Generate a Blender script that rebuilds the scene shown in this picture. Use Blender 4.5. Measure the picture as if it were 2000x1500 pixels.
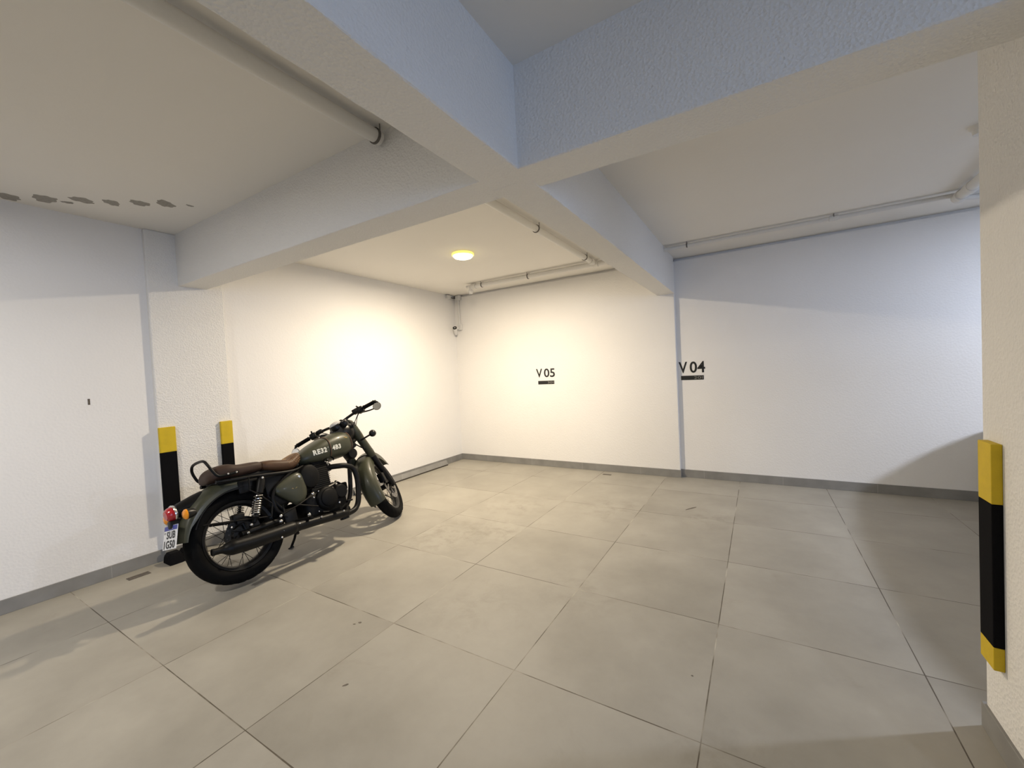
import bpy, bmesh, math, random
from mathutils import Vector, Matrix
from mathutils.bvhtree import BVHTree
random.seed(7)
PI = math.pi
for o in list(bpy.data.objects): bpy.data.objects.remove(o)
scn = bpy.context.scene
COL = scn.collection

# ------------------------------------------------------------------ camera
EYE = 1.4062
cam_d = bpy.data.cameras.new('camera'); cam = bpy.data.objects.new('camera', cam_d); COL.objects.link(cam)
cam_d.sensor_width = 36.0; cam_d.sensor_fit = 'HORIZONTAL'; cam_d.lens = 799.289 / 2000 * 36
cam_d.clip_start = 0.02
yaw, pitch, roll = 0.5431948, -0.0291543, -0.0485132
fw = Vector((-math.sin(yaw) * math.cos(pitch), math.cos(yaw) * math.cos(pitch), math.sin(pitch)))
r0 = Vector((math.cos(yaw), math.sin(yaw), 0)); u0 = r0.cross(fw)
rt = math.cos(roll) * r0 + math.sin(roll) * u0; up = -math.sin(roll) * r0 + math.cos(roll) * u0
M = Matrix((rt, up, -fw)).transposed().to_4x4(); M.translation = (0, 0, EYE)
cam.matrix_world = M
scn.camera = cam

# ------------------------------------------------------------------ world, exposure
scn.view_settings.view_transform = 'Standard'; scn.view_settings.look = 'None'
scn.view_settings.gamma = 1.0; scn.view_settings.use_curve_mapping = False
scn.view_settings.exposure = 0.02
w = bpy.data.worlds.new('world'); scn.world = w; w.use_nodes = True
w.node_tree.nodes['Background'].inputs[0].default_value = (0.55, 0.68, 1.0, 1)
w.node_tree.nodes['Background'].inputs[1].default_value = 1.0

# ------------------------------------------------------------------ lights
def lamp(name, loc, power, color, size, rot=(0, 0, 0), shape='DISK', sy=None):
    l = bpy.data.lights.new(name, 'AREA'); l.energy = power; l.color = color; l.shape = shape; l.size = size
    if sy: l.size_y = sy
    o = bpy.data.objects.new(name, l); COL.objects.link(o); o.location = loc; o.rotation_euler = rot
    return o
def bulb(name, loc, power, color, rad):
    l = bpy.data.lights.new(name, 'POINT'); l.energy = power; l.color = color; l.shadow_soft_size = rad
    o = bpy.data.objects.new(name, l); COL.objects.link(o); o.location = loc
    return o
WARM = (1.0, 0.84, 0.62); COOL = (0.72, 0.80, 1.0)
LAMP1 = (-2.68, 3.55); LAMP2 = (3.30, 3.80); FILL_L = (-2.65, -0.60); FILL_R = (2.10, -0.90)
lamp('bay_lamp_light', (LAMP1[0], LAMP1[1], 2.636), 100, WARM, 0.15)
lamp('side_bay_lamp_light', (LAMP2[0], LAMP2[1], 2.636), 122, (0.76, 0.83, 1.0), 0.15)
lamp('near_bay_fill_light', (FILL_L[0], FILL_L[1], 2.636), 46, (1.0, 0.94, 0.86), 0.15)  # added fill, unseen: brightens the near left wall, ceiling and floor
lamp('near_right_fill_light', (FILL_R[0], FILL_R[1], 2.636), 26, (0.86, 0.92, 1.0), 0.15)  # added fill, unseen: lifts the near right ceiling and the pillar's floor shadow
lamp('gate_daylight', (7.9, -3.3, 1.2), 150, (0.42, 0.60, 1.0), 2.0, (0, PI / 2, 0), 'RECTANGLE', 4.6)

# ------------------------------------------------------------------ materials
def nodes(name):
    m = bpy.data.materials.new(name); m.use_nodes = True
    nt = m.node_tree; return m, nt, nt.nodes['Principled BSDF'], nt.nodes.new, nt.links.new
def simple(name, col, rough=0.5, metal=0.0, coat=0.0, emis=None, es=0.0, bump=0.0, bscale=200.0, vary=0.0, vscale=20.0, trans=0.0, spec=None):
    m, nt, b, N, L = nodes(name)
    b.inputs['Base Color'].default_value = (*col, 1); b.inputs['Roughness'].default_value = rough
    b.inputs['Metallic'].default_value = metal; b.inputs['Coat Weight'].default_value = coat
    b.inputs['Coat Roughness'].default_value = 0.12
    if spec is not None: b.inputs['Specular IOR Level'].default_value = spec
    if trans: b.inputs['Transmission Weight'].default_value = trans
    if emis: b.inputs['Emission Color'].default_value = (*emis, 1); b.inputs['Emission Strength'].default_value = es
    tc = N('ShaderNodeTexCoord')
    if bump:
        n = N('ShaderNodeTexNoise'); n.inputs['Scale'].default_value = bscale; n.inputs['Detail'].default_value = 4
        bp = N('ShaderNodeBump'); bp.inputs['Strength'].default_value = bump; bp.inputs['Distance'].default_value = 0.002
        L(tc.outputs['Object'], n.inputs['Vector']); L(n.outputs['Fac'], bp.inputs['Height']); L(bp.outputs['Normal'], b.inputs['Normal'])
    if vary:
        n = N('ShaderNodeTexNoise'); n.inputs['Scale'].default_value = vscale; n.inputs['Detail'].default_value = 5
        r = N('ShaderNodeValToRGB'); r.color_ramp.elements[0].position = 0.3; r.color_ramp.elements[1].position = 0.7
        r.color_ramp.elements[0].color = (*[c * (1 - vary) for c in col], 1); r.color_ramp.elements[1].color = (*[min(1, c * (1 + vary)) for c in col], 1)
        L(tc.outputs['Object'], n.inputs['Vector']); L(n.outputs['Fac'], r.inputs['Fac']); L(r.outputs['Color'], b.inputs['Base Color'])
    return m
def plaster(name, col, strength=0.5, scale=70):
    m, nt, b, N, L = nodes(name)
    b.inputs['Roughness'].default_value = 0.75; b.inputs['Specular IOR Level'].default_value = 0.25
    tc = N('ShaderNodeTexCoord')
    n = N('ShaderNodeTexNoise'); n.inputs['Scale'].default_value = scale; n.inputs['Detail'].default_value = 5; n.inputs['Roughness'].default_value = 0.6
    v = N('ShaderNodeTexVoronoi'); v.inputs['Scale'].default_value = scale * 0.8
    mx = N('ShaderNodeMath'); mx.operation = 'ADD'
    bp = N('ShaderNodeBump'); bp.inputs['Strength'].default_value = strength; bp.inputs['Distance'].default_value = 0.004
    L(tc.outputs['Object'], n.inputs['Vector']); L(tc.outputs['Object'], v.inputs['Vector'])
    L(n.outputs['Fac'], mx.inputs[0]); L(v.outputs['Distance'], mx.inputs[1]); L(mx.outputs[0], bp.inputs['Height']); L(bp.outputs['Normal'], b.inputs['Normal'])
    big = N('ShaderNodeTexNoise'); big.inputs['Scale'].default_value = 0.9; big.inputs['Detail'].default_value = 6
    r = N('ShaderNodeValToRGB'); r.color_ramp.elements[0].position = 0.3; r.color_ramp.elements[1].position = 0.7
    r.color_ramp.elements[0].color = (*[c * 0.965 for c in col], 1); r.color_ramp.elements[1].color = (*col, 1)
    L(tc.outputs['Object'], big.inputs['Vector']); L(big.outputs['Fac'], r.inputs['Fac']); L(r.outputs['Color'], b.inputs['Base Color'])
    return m
M_WALL = plaster('wall_plaster', (0.84, 0.83, 0.815), 0.26, 75)
M_CEIL = plaster('ceiling_plaster', (0.85, 0.825, 0.775), 0.10, 45)
M_BEAM = plaster('beam_plaster', (0.82, 0.81, 0.785), 0.7, 105)
M_BLACKPAD = simple('black_foam', (0.005, 0.005, 0.006), 0.85, bump=0.3, bscale=300, spec=0.08)
M_YELLOW = simple('yellow_foam', (0.62, 0.44, 0.010), 0.65, bump=0.35, bscale=250, vary=0.06)
M_PVC = simple('painted_pipe', (0.72, 0.71, 0.68), 0.5)
M_PLASTIC = simple('white_plastic', (0.70, 0.70, 0.69), 0.45)
M_DARKGAP = simple('dark_metal_clip', (0.12, 0.11, 0.10), 0.5)
M_CLEAR = simple('clear_plastic', (0.9, 0.9, 0.9), 0.12, trans=0.5)
M_DIFF = simple('lamp_diffuser', (0.95, 0.9, 0.8), 0.4, emis=(1.0, 0.88, 0.55), es=9.0)
M_DIFFC = simple('lamp_diffuser_cool', (0.9, 0.92, 0.95), 0.4, emis=(0.85, 0.92, 1.0), es=7.0)
M_LAMPRIM = simple('lamp_rim', (0.9, 0.78, 0.25), 0.4, emis=(1.0, 0.82, 0.2), es=0.9)
M_INK = simple('black_paint', (0.008, 0.008, 0.009), 0.5)
M_INKG = simple('grey_lettering', (0.24, 0.23, 0.21), 0.5)
M_BROWN = simple('brown_plate', (0.10, 0.085, 0.07), 0.5, vary=0.2)
M_DAMP = simple('damp_patch', (0.34, 0.32, 0.285), 0.85, vary=0.12, vscale=60)
M_SMUDGE = simple('dark_smudge', (0.12, 0.10, 0.08), 0.8, vary=0.3, vscale=80)

def skirting(name):
    m, nt, b, N, L = nodes(name)
    b.inputs['Roughness'].default_value = 0.55
    tc = N('ShaderNodeTexCoord'); sx = N('ShaderNodeSeparateXYZ'); L(tc.outputs['Object'], sx.inputs[0])
    ad = N('ShaderNodeMath'); ad.operation = 'ADD'; L(sx.outputs['X'], ad.inputs[0]); L(sx.outputs['Y'], ad.inputs[1])
    pp = N('ShaderNodeMath'); pp.operation = 'PINGPONG'; pp.inputs[1].default_value = 0.4; L(ad.outputs[0], pp.inputs[0])
    lt = N('ShaderNodeMath'); lt.operation = 'LESS_THAN'; lt.inputs[1].default_value = 0.0022; L(pp.outputs[0], lt.inputs[0])
    n = N('ShaderNodeTexNoise'); n.inputs['Scale'].default_value = 6; n.inputs['Detail'].default_value = 6; L(tc.outputs['Object'], n.inputs['Vector'])
    r = N('ShaderNodeValToRGB'); r.color_ramp.elements[0].position = 0.3; r.color_ramp.elements[1].position = 0.75
    r.color_ramp.elements[0].color = (0.205, 0.20, 0.19, 1); r.color_ramp.elements[1].color = (0.27, 0.265, 0.25, 1); L(n.outputs['Fac'], r.inputs['Fac'])
    mx = N('ShaderNodeMixRGB'); L(lt.outputs[0], mx.inputs[0]); L(r.outputs['Color'], mx.inputs[1]); mx.inputs[2].default_value = (0.33, 0.32, 0.30, 1)
    L(mx.outputs[0], b.inputs['Base Color']); return m
M_SKIRT = skirting('skirting_tile')
M_SKIRTD = simple('dark_skirting_edge', (0.045, 0.038, 0.03), 0.8, vary=0.2)

GX0, GY0, GX, GY = -1.025, 1.592, 0.805, 0.795
def floor_tiles(name):
    m, nt, b, N, L = nodes(name)
    tc = N('ShaderNodeTexCoord'); sx = N('ShaderNodeSeparateXYZ'); L(tc.outputs['Object'], sx.inputs[0])
    def MA(op, a, bb=None, c=None):
        n = N('ShaderNodeMath'); n.operation = op
        for i, v in enumerate((a, bb, c)):
            if v is None: continue
            if hasattr(v, 'is_output'): L(v, n.inputs[i])
            else: n.inputs[i].default_value = v
        return n.outputs[0]
    # slight wobble of the joints
    fx = MA('SUBTRACT', sx.outputs['X'], GX0); fy = MA('SUBTRACT', sx.outputs['Y'], GY0)
    dx = MA('PINGPONG', fx, GX / 2)
    # pingpong peaks at GX/2, zero at multiples of GX
    dy = MA('PINGPONG', fy, GY / 2)
    wn = N('ShaderNodeTexNoise'); wn.inputs['Scale'].default_value = 5.5; wn.inputs['Detail'].default_value = 3; L(tc.outputs['Object'], wn.inputs['Vector'])
    wid = MA('MULTIPLY_ADD', wn.outputs['Fac'], 0.0022, 0.0012)
    jx = MA('LESS_THAN', dx, wid); jy = MA('LESS_THAN', dy, wid)
    joint = MA('MAXIMUM', jx, jy)
    # per tile value
    ix = MA('FLOOR', MA('DIVIDE', fx, GX)); iy = MA('FLOOR', MA('DIVIDE', fy, GY))
    cb = N('ShaderNodeCombineXYZ'); L(ix, cb.inputs[0]); L(iy, cb.inputs[1])
    wh = N('ShaderNodeTexWhiteNoise'); L(cb.outputs[0], wh.inputs['Vector'])
    off = N('ShaderNodeVectorMath'); off.operation = 'MULTIPLY_ADD'; L(wh.outputs['Color'], off.inputs[0]); off.inputs[1].default_value = (9, 9, 9); L(tc.outputs['Object'], off.inputs[2])
    n1 = N('ShaderNodeTexNoise'); n1.inputs['Scale'].default_value = 1.7; n1.inputs['Detail'].default_value = 8; n1.inputs['Roughness'].default_value = 0.62; L(off.outputs[0], n1.inputs['Vector'])
    r = N('ShaderNodeValToRGB'); r.color_ramp.elements[0].position = 0.28; r.color_ramp.elements[1].position = 0.72
    r.color_ramp.elements[0].color = (0.262, 0.246, 0.211, 1); r.color_ramp.elements[1].color = (0.365, 0.346, 0.302, 1); L(n1.outputs['Fac'], r.inputs['Fac'])
    # dirt: dark rubbed patches and scuffs
    n2 = N('ShaderNodeTexNoise'); n2.inputs['Scale'].default_value = 2.6; n2.inputs['Detail'].default_value = 9; n2.inputs['Roughness'].default_value = 0.7; n2.inputs['Distortion'].default_value = 0.6; L(tc.outputs['Object'], n2.inputs['Vector'])
    r2 = N('ShaderNodeValToRGB'); r2.color_ramp.elements[0].position = 0.60; r2.color_ramp.elements[1].position = 0.76
    r2.color_ramp.elements[0].color = (0, 0, 0, 1); r2.color_ramp.elements[1].color = (0.45, 0.45, 0.45, 1); L(n2.outputs['Fac'], r2.inputs['Fac'])
    mx = N('ShaderNodeMixRGB'); L(r2.outputs['Color'], mx.inputs[0]); L(r.outputs['Color'], mx.inputs[1]); mx.inputs[2].default_value = (0.24, 0.215, 0.17, 1)
    # grimy places where tyres stop and turn
    n5 = N('ShaderNodeTexNoise'); n5.inputs['Scale'].default_value = 6.5; n5.inputs['Detail'].default_value = 10; n5.inputs['Roughness'].default_value = 0.7; n5.inputs['Distortion'].default_value = 0.35; L(tc.outputs['Object'], n5.inputs['Vector'])
    def grime(cx_, cy_, rad, amt, src):
        vm = N('ShaderNodeVectorMath'); vm.operation = 'DISTANCE'; L(tc.outputs['Object'], vm.inputs[0]); vm.inputs[1].default_value = (cx_, cy_, 0)
        fall = MA('MAXIMUM', MA('SUBTRACT', 1.0, MA('DIVIDE', vm.outputs['Value'], rad)), 0.0)
        nz = MA('MULTIPLY', MA('MAXIMUM', MA('SUBTRACT', n5.outputs['Fac'], 0.47), 0.0), 5.0)
        m_ = MA('MINIMUM', MA('MULTIPLY', MA('MULTIPLY', MA('POWER', fall, 0.7), nz), amt), 0.6)
        x_ = N('ShaderNodeMixRGB'); L(m_, x_.inputs[0]); L(src, x_.inputs[1]); x_.inputs[2].default_value = (0.21, 0.19, 0.155, 1); return x_.outputs[0]
    dirty = mx.outputs[0]
    for g_ in ((-2.40, 2.72, 0.42, 0.9), (-2.05, 2.95, 0.35, 0.8), (-2.24, 3.62, 0.45, 0.6), (-1.30, 3.95, 0.45, 0.7), (-0.45, 4.0, 0.3, 0.7), (-1.50, 1.95, 0.40, 0.5), (-1.0, 2.4, 0.35, 0.5), (-0.1, 1.5, 0.3, 0.6)): dirty = grime(*g_, dirty)
    # joint colour: dark dirty to pale, broken up
    n3 = N('ShaderNodeTexNoise'); n3.inputs['Scale'].default_value = 3.1; n3.inputs['Detail'].default_value = 4; L(tc.outputs['Object'], n3.inputs['Vector'])
    r3 = N('ShaderNodeValToRGB'); r3.color_ramp.elements[0].position = 0.46; r3.color_ramp.elements[1].position = 0.66
    r3.color_ramp.elements[0].color = (0.085, 0.07, 0.05, 1); r3.color_ramp.elements[1].color = (0.42, 0.39, 0.33, 1); L(n3.outputs['Fac'], r3.inputs['Fac'])
    m2 = N('ShaderNodeMixRGB'); L(joint, m2.inputs[0]); L(dirty, m2.inputs[1]); L(r3.outputs['Color'], m2.inputs[2])
    L(m2.outputs[0], b.inputs['Base Color'])
    rr = MA('MULTIPLY_ADD', n1.outputs['Fac'], 0.25, 0.42); L(rr, b.inputs['Roughness'])
    b.inputs['Specular IOR Level'].default_value = 0.4
    bp = N('ShaderNodeBump'); bp.inputs['Strength'].default_value = 0.5; bp.inputs['Distance'].default_value = 0.002; bp.invert = True
    L(joint, bp.inputs['Height']); L(bp.outputs['Normal'], b.inputs['Normal'])
    return m
M_FLOOR = floor_tiles('porcelain_floor_tiles')

# motorcycle materials
M_OLIVE = simple('olive_paint', (0.039, 0.041, 0.024), 0.42, coat=0.10, spec=0.35, vary=0.05)
M_BLK = simple('black_enamel', (0.004, 0.004, 0.0045), 0.35, spec=0.35)
M_MATBLK = simple('matt_black_metal', (0.004, 0.0038, 0.0036), 0.42, spec=0.2)
M_ENG = simple('black_engine_casting', (0.004, 0.004, 0.004), 0.5, bump=0.2, bscale=150, spec=0.14)
M_RUB = simple('tyre_rubber', (0.004, 0.004, 0.004), 0.8, bump=0.25, bscale=120, spec=0.1)
M_CHR = simple('chrome', (0.75, 0.74, 0.72), 0.16, metal=1.0)
M_STEEL = simple('dull_steel', (0.30, 0.29, 0.28), 0.4, metal=1.0)
M_RED = simple('red_lens', (0.42, 0.008, 0.014), 0.18, coat=0.6)
M_AMB = simple('amber_lens', (0.85, 0.30, 0.01), 0.2, coat=0.6)
M_MIRR = simple('mirror_glass', (0.82, 0.82, 0.80), 0.08, metal=1.0)
M_PLATE = simple('plate_white', (0.78, 0.79, 0.80), 0.4)
M_BLUE = simple('plate_blue', (0.02, 0.035, 0.30), 0.4)
M_WHITE = simple('white_stencil', (0.66, 0.66, 0.60), 0.6)
M_LEATH = simple('brown_leather', (0.070, 0.033, 0.015), 0.5, bump=0.35, bscale=180, vary=0.18, vscale=14, spec=0.3)
M_LEATHD = simple('dark_brown_leather', (0.040, 0.021, 0.013), 0.55, bump=0.35, bscale=180, vary=0.15, vscale=14, spec=0.3)
M_STRAP = simple('tan_leather_strap', (0.115, 0.050, 0.025), 0.6)
M_STITCH = simple('gold_stitch', (0.52, 0.35, 0.16), 0.5)
M_BRASS = simple('gold_badge', (0.35, 0.26, 0.10), 0.4, metal=0.6)

# ------------------------------------------------------------------ helpers
def tag(o, label=None, cat=None, group=None, kind=None):
    if label: o['label'] = label
    if cat: o['category'] = cat
    if group: o['group'] = group
    if kind: o['kind'] = kind
    return o
def finish(name, bm, mats, parent=None, smooth=True, angle=35):
    bmesh.ops.recalc_face_normals(bm, faces=bm.faces)
    me = bpy.data.meshes.new(name)
    if smooth:
        for f in bm.faces: f.smooth = True
    bm.to_mesh(me); bm.free()
    if smooth:
        me.set_sharp_from_angle(angle=math.radians(angle))
    for m in (mats if isinstance(mats, (list, tuple)) else [mats]): me.materials.append(m)
    o = bpy.data.objects.new(name, me); COL.objects.link(o)
    if parent: o.parent = parent
    return o
def empty(name, loc=(0, 0, 0), mat=None):
    o = bpy.data.objects.new(name, None); COL.objects.link(o); o.empty_display_size = 0.1
    if mat is not None: o.matrix_world = mat
    else: o.location = loc
    return o
def struct(name, bm, mats, **k):
    o = finish(name, bm, mats, **k); o['kind'] = 'structure'; return o
def box(bm, x0, x1, y0, y1, z0, z1, bev=0.0, mi=0, seg=2):
    r = bmesh.ops.create_cube(bm, size=1.0); vs = r['verts']
    for v in vs:
        v.co = Vector(((x0 + x1) / 2 + v.co.x * (x1 - x0), (y0 + y1) / 2 + v.co.y * (y1 - y0), (z0 + z1) / 2 + v.co.z * (z1 - z0)))
    fs = set(f for v in vs for f in v.link_faces)
    for f in fs: f.material_index = mi
    if bev:
        es = list(set(e for f in fs for e in f.edges))
        bmesh.ops.bevel(bm, geom=es, offset=bev, segments=seg, profile=0.5, affect='EDGES')
    return vs
def catmull(pts, n=8, closed=False):
    P_ = [Vector(p) for p in pts]; out = []; N_ = len(P_)
    rng = range(N_ if closed else N_ - 1)
    for i in rng:
        if closed: a, b, c, d = P_[(i - 1) % N_], P_[i], P_[(i + 1) % N_], P_[(i + 2) % N_]
        else: a, b, c, d = P_[max(i - 1, 0)], P_[i], P_[i + 1], P_[min(i + 2, N_ - 1)]
        for k in range(n):
            t = k / n
            out.append(0.5 * ((2 * b) + (c - a) * t + (2 * a - 5 * b + 4 * c - d) * t * t + (-a + 3 * b - 3 * c + d) * t ** 3))
    if not closed: out.append(P_[-1])
    return out
def skin_rings(bm, rings, closed_path=False, caps=True, mi=0):
    VR = [[bm.verts.new(p) for p in r] for r in rings]
    n = len(rings[0]); K = len(VR)
    for i in range(K if closed_path else K - 1):
        a, b = VR[i], VR[(i + 1) % K]
        for j in range(n):
            f = bm.faces.new((a[j], a[(j + 1) % n], b[(j + 1) % n], b[j])); f.material_index = mi
    if caps and not closed_path:
        f = bm.faces.new(VR[0]); f.material_index = mi
        f = bm.faces.new(list(reversed(VR[-1]))); f.material_index = mi
    return VR
def tube(bm, pts, rad, seg=10, smooth=0, closed=False, mi=0, flat=1.0):
    if smooth:
        pts2 = catmull(pts, smooth, closed)
        if isinstance(rad, (list, tuple)):
            rr = [Vector((r, 0, 0)) for r in rad]; rad = [v.x for v in catmull(rr, smooth, closed)]
        pts = pts2
    pts = [Vector(p) for p in pts]; n = len(pts)
    if not isinstance(rad, (list, tuple)): rad = [rad] * n
    T = []
    for i in range(n):
        if closed: t = pts[(i + 1) % n] - pts[(i - 1) % n]
        else: t = pts[min(i + 1, n - 1)] - pts[max(i - 1, 0)]
        T.append(t.normalized())
    up_ = Vector((0, 0, 1)) if abs(T[0].z) < 0.9 else Vector((0, 1, 0))
    nrm = (up_ - T[0] * up_.dot(T[0])).normalized(); rings = []
    for i in range(n):
        nrm = (nrm - T[i] * nrm.dot(T[i])).normalized(); bi = T[i].cross(nrm)
        rings.append([pts[i] + (nrm * math.cos(2 * PI * k / seg) * flat + bi * math.sin(2 * PI * k / seg)) * rad[i] for k in range(seg)])
    return skin_rings(bm, rings, closed, True, mi)
def lathe(bm, prof, origin=(0, 0, 0), axis=(0, 0, 1), seg=32, mi=0, caps=True):
    """prof: [(radius, height)...] turned about an axis"""
    A = Vector(axis).normalized(); t = Vector((1, 0, 0)) if abs(A.x) < 0.9 else Vector((0, 1, 0))
    X = (t - A * t.dot(A)).normalized(); Y = A.cross(X); O = Vector(origin)
    rings = [[O + A * h + (X * math.cos(2 * PI * k / seg) + Y * math.sin(2 * PI * k / seg)) * max(r, 1e-4) for k in range(seg)] for r, h in prof]
    return skin_rings(bm, rings, False, caps, mi)
def sphere(bm, c, r, sx=1, sy=1, sz=1, mi=0, u=14, v=9):
    ret = bmesh.ops.create_uvsphere(bm, u_segments=u, v_segments=v, radius=r)
    for vt in ret['verts']: vt.co = Vector((c[0] + vt.co.x * sx, c[1] + vt.co.y * sy, c[2] + vt.co.z * sz))
    for f in set(f for vt in ret['verts'] for f in vt.link_faces): f.material_index = mi
def superring(x, zb, zt, hw, n=28, p=0.75, yc=0.0, pz=None):
    zc, hz = (zb + zt) / 2, (zt - zb) / 2; out = []; pz = pz or p
    for k in range(n):
        a = 2 * PI * k / n; c, s_ = math.cos(a), math.sin(a)
        out.append(Vector((x, yc + hw * math.copysign(abs(c) ** p, c), zc + hz * math.copysign(abs(s_) ** pz, s_))))
    return out
def loft(bm, secs, sub=5, n=28, p=0.75, mi=0):
    """secs: (x, z_bottom, z_top, half_width)"""
    c = catmull([Vector(s_[:3]) for s_ in secs], sub); h = [v.x for v in catmull([Vector((s_[3], 0, 0)) for s_ in secs], sub)]
    skin_rings(bm, [superring(v.x, v.y, v.z, hw, n, p) for v, hw in zip(c, h)], False, True, mi)
def text_mesh(body, size, extrude=0.001, bold=0.0, spacing=1.0):
    cu = bpy.data.curves.new('lettering', 'FONT'); cu.body = body; cu.size = size; cu.extrude = extrude; cu.offset = bold
    cu.space_character = spacing; cu.align_x = 'LEFT'; cu.resolution_u = 4
    ob = bpy.data.objects.new('lettering', cu); COL.objects.link(ob)
    dg = bpy.context.evaluated_depsgraph_get(); me = bpy.data.meshes.new_from_object(ob.evaluated_get(dg))
    bpy.data.objects.remove(ob); bpy.data.curves.remove(cu)
    bm = bmesh.new(); bm.from_mesh(me); bpy.data.meshes.remove(me); return bm
def bounds(bm):
    xs = [v.co.x for v in bm.verts]; ys = [v.co.y for v in bm.verts]; return min(xs), max(xs), min(ys), max(ys)

# ================================================================== SETTING
ZC = 2.70; ZB = 2.27
XW = -4.265          # left wall of the far bay
XN = -4.225          # left wall of the near bay
XC = -4.19           # face of the left column
YB = 5.355           # back wall behind space 05
YB4 = 5.41           # back wall behind space 04
bm = bmesh.new(); box(bm, -4.6, 8.2, -6.3, 5.8, -0.1, 0.0); struct('floor', bm, M_FLOOR, smooth=False)
bm = bmesh.new(); box(bm, -4.6, 8.2, -6.3, 5.8, ZC, ZC + 0.15); CEIL = struct('ceiling', bm, M_CEIL, smooth=False)
bm = bmesh.new(); box(bm, -4.6, -0.862, YB, 5.8, 0, ZC - 0.028, 0.006); box(bm, -4.6, -0.90, YB + 0.035, 5.8, ZC - 0.05, ZC); struct('wall_back', bm, M_WALL, smooth=False)
bm = bmesh.new(); box(bm, -0.866, 8.2, YB4, 5.8, 0, ZC - 0.032); box(bm, -0.866, 8.2, YB4 + 0.04, 5.8, ZC - 0.05, ZC); struct('wall_back_right', bm, M_WALL, smooth=False)
bm = bmesh.new(); box(bm, -4.6, XW, 1.6, YB, 0, ZC); struct('wall_left', bm, M_WALL, smooth=False)
bm = bmesh.new(); box(bm, -4.6, XN, -6.2, 1.6, 0, ZC); struct('wall_left_near', bm, M_WALL, smooth=False)
bm = bmesh.new(); box(bm, 8.0, 8.2, -0.9, YB4, 0, ZC); box(bm, 8.0, 8.2, -5.7, -0.9, 2.3, ZC); box(bm, 8.0, 8.2, -6.2, -5.7, 0, ZC); struct('wall_right', bm, M_WALL, smooth=False)
# wall behind the camera; the garage gate opening is in the right wall
bm = bmesh.new()
box(bm, -4.6, 8.2, -6.3, -6.1, 0, ZC)
struct('wall_front', bm, M_WALL, smooth=False)
# columns
def column(name, x0, x1, y0, y1):
    bm = bmesh.new(); box(bm, x0, x1, y0, y1, 0, ZC, 0.007); return struct(name, bm, M_BEAM, smooth=False)
column('column', -4.5, XC, 1.345, 1.89)
column('column', 0.69, 0.93, 1.50, 2.146)
column('column', 0.69, 0.93, -2.9, -2.2)
# beams
def beam(x0, x1, y0, y1):
    bm = bmesh.new(); box(bm, x0, x1, y0, y1, ZB, ZC + 0.05, 0.006)
    bmesh.ops.subdivide_edges(bm, edges=[e for e in bm.edges if e.calc_length() > 0.5], cuts=60, use_grid_fill=True)
    for v in bm.verts:   # hand trowelled, slightly uneven arrises
        if v.co.z < ZB + 0.02:
            v.co.z += random.uniform(-0.0015, 0.0015)
            v.co.x += random.uniform(-0.0012, 0.0012); v.co.y += random.uniform(-0.0012, 0.0012)
    return struct('ceiling_beam', bm, M_BEAM, smooth=False)
beam(-1.06, -0.855, 1.66, 5.36)      # between spaces 05 and 04
beam(-1.06, -0.855, -6.15, 1.66)
beam(-4.2, 8.05, 1.55, 1.763)        # across, from the left column to the right one
beam(-4.2, 8.05, -2.85, -2.64)
beam(4.0, 4.2, -6.15, 5.36)
# skirting tiles
def skirt(name, x0, x1, y0, y1, h=0.095):
    bm = bmesh.new(); box(bm, x0, x1, y0, y1, 0, h, 0.0015, seg=1); return struct(name, bm, M_SKIRT, smooth=False)
skirt('baseboard_back', XW, -0.852, YB - 0.010, YB + 0.002)
skirt('baseboard_back_right', -0.862, 8.0, YB4 - 0.010, YB4 + 0.002)
skirt('baseboard_left', XW - 0.002, XW + 0.010, 1.89, YB)
skirt('baseboard_left_near', XN - 0.002, XN + 0.010, -6.1, 1.345)
skirt('baseboard_column', XC - 0.002, XC + 0.010, 1.335, 1.90)
bm = bmesh.new(); box(bm, 0.68, 0.70, 1.49, 2.156, 0, 0.095, 0.0015, seg=1); box(bm, 0.70, 0.92, 2.136, 2.156, 0, 0.095, 0.0015, seg=1); box(bm, 0.70, 0.92, 1.49, 1.51, 0, 0.095, 0.0015, seg=1)
struct('baseboard_right', bm, M_SKIRT, smooth=False)

# dark patches along the ceiling, marks on the wall and the floor
def blob(name, c, rx, ry, ang, m, parent=None, z=0.0, n=26, jag=0.16, axis='z'):
    bm = bmesh.new(); vs = []
    ph = [random.uniform(0, 6.28) for _ in range(4)]
    for k in range(n):
        a = 2 * PI * k / n; rr = 1 + jag * (math.sin(3 * a + ph[0]) * .5 + math.sin(5 * a + ph[1]) * .35 + math.sin(9 * a + ph[2]) * .3) + random.uniform(-.05, .05)
        x, y = rx * rr * math.cos(a), ry * rr * math.sin(a)
        vs.append(bm.verts.new((c[0] + x * math.cos(ang) - y * math.sin(ang), c[1] + x * math.sin(ang) + y * math.cos(ang), z)))
    f = bm.faces.new(vs); ex = bmesh.ops.extrude_face_region(bm, geom=[f])
    for e in ex['geom']:
        if isinstance(e, bmesh.types.BMVert): e.co.z += 0.0006
    return finish(name, bm, m, parent, smooth=False)
def at_height(u_, v_, z):
    d = rt * ((u_ - 1000) / 799.289) - up * ((v_ - 750) / 799.289) + fw
    t_ = (z - EYE) / d.z; return Vector((d.x * t_, d.y * t_, z))
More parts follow.
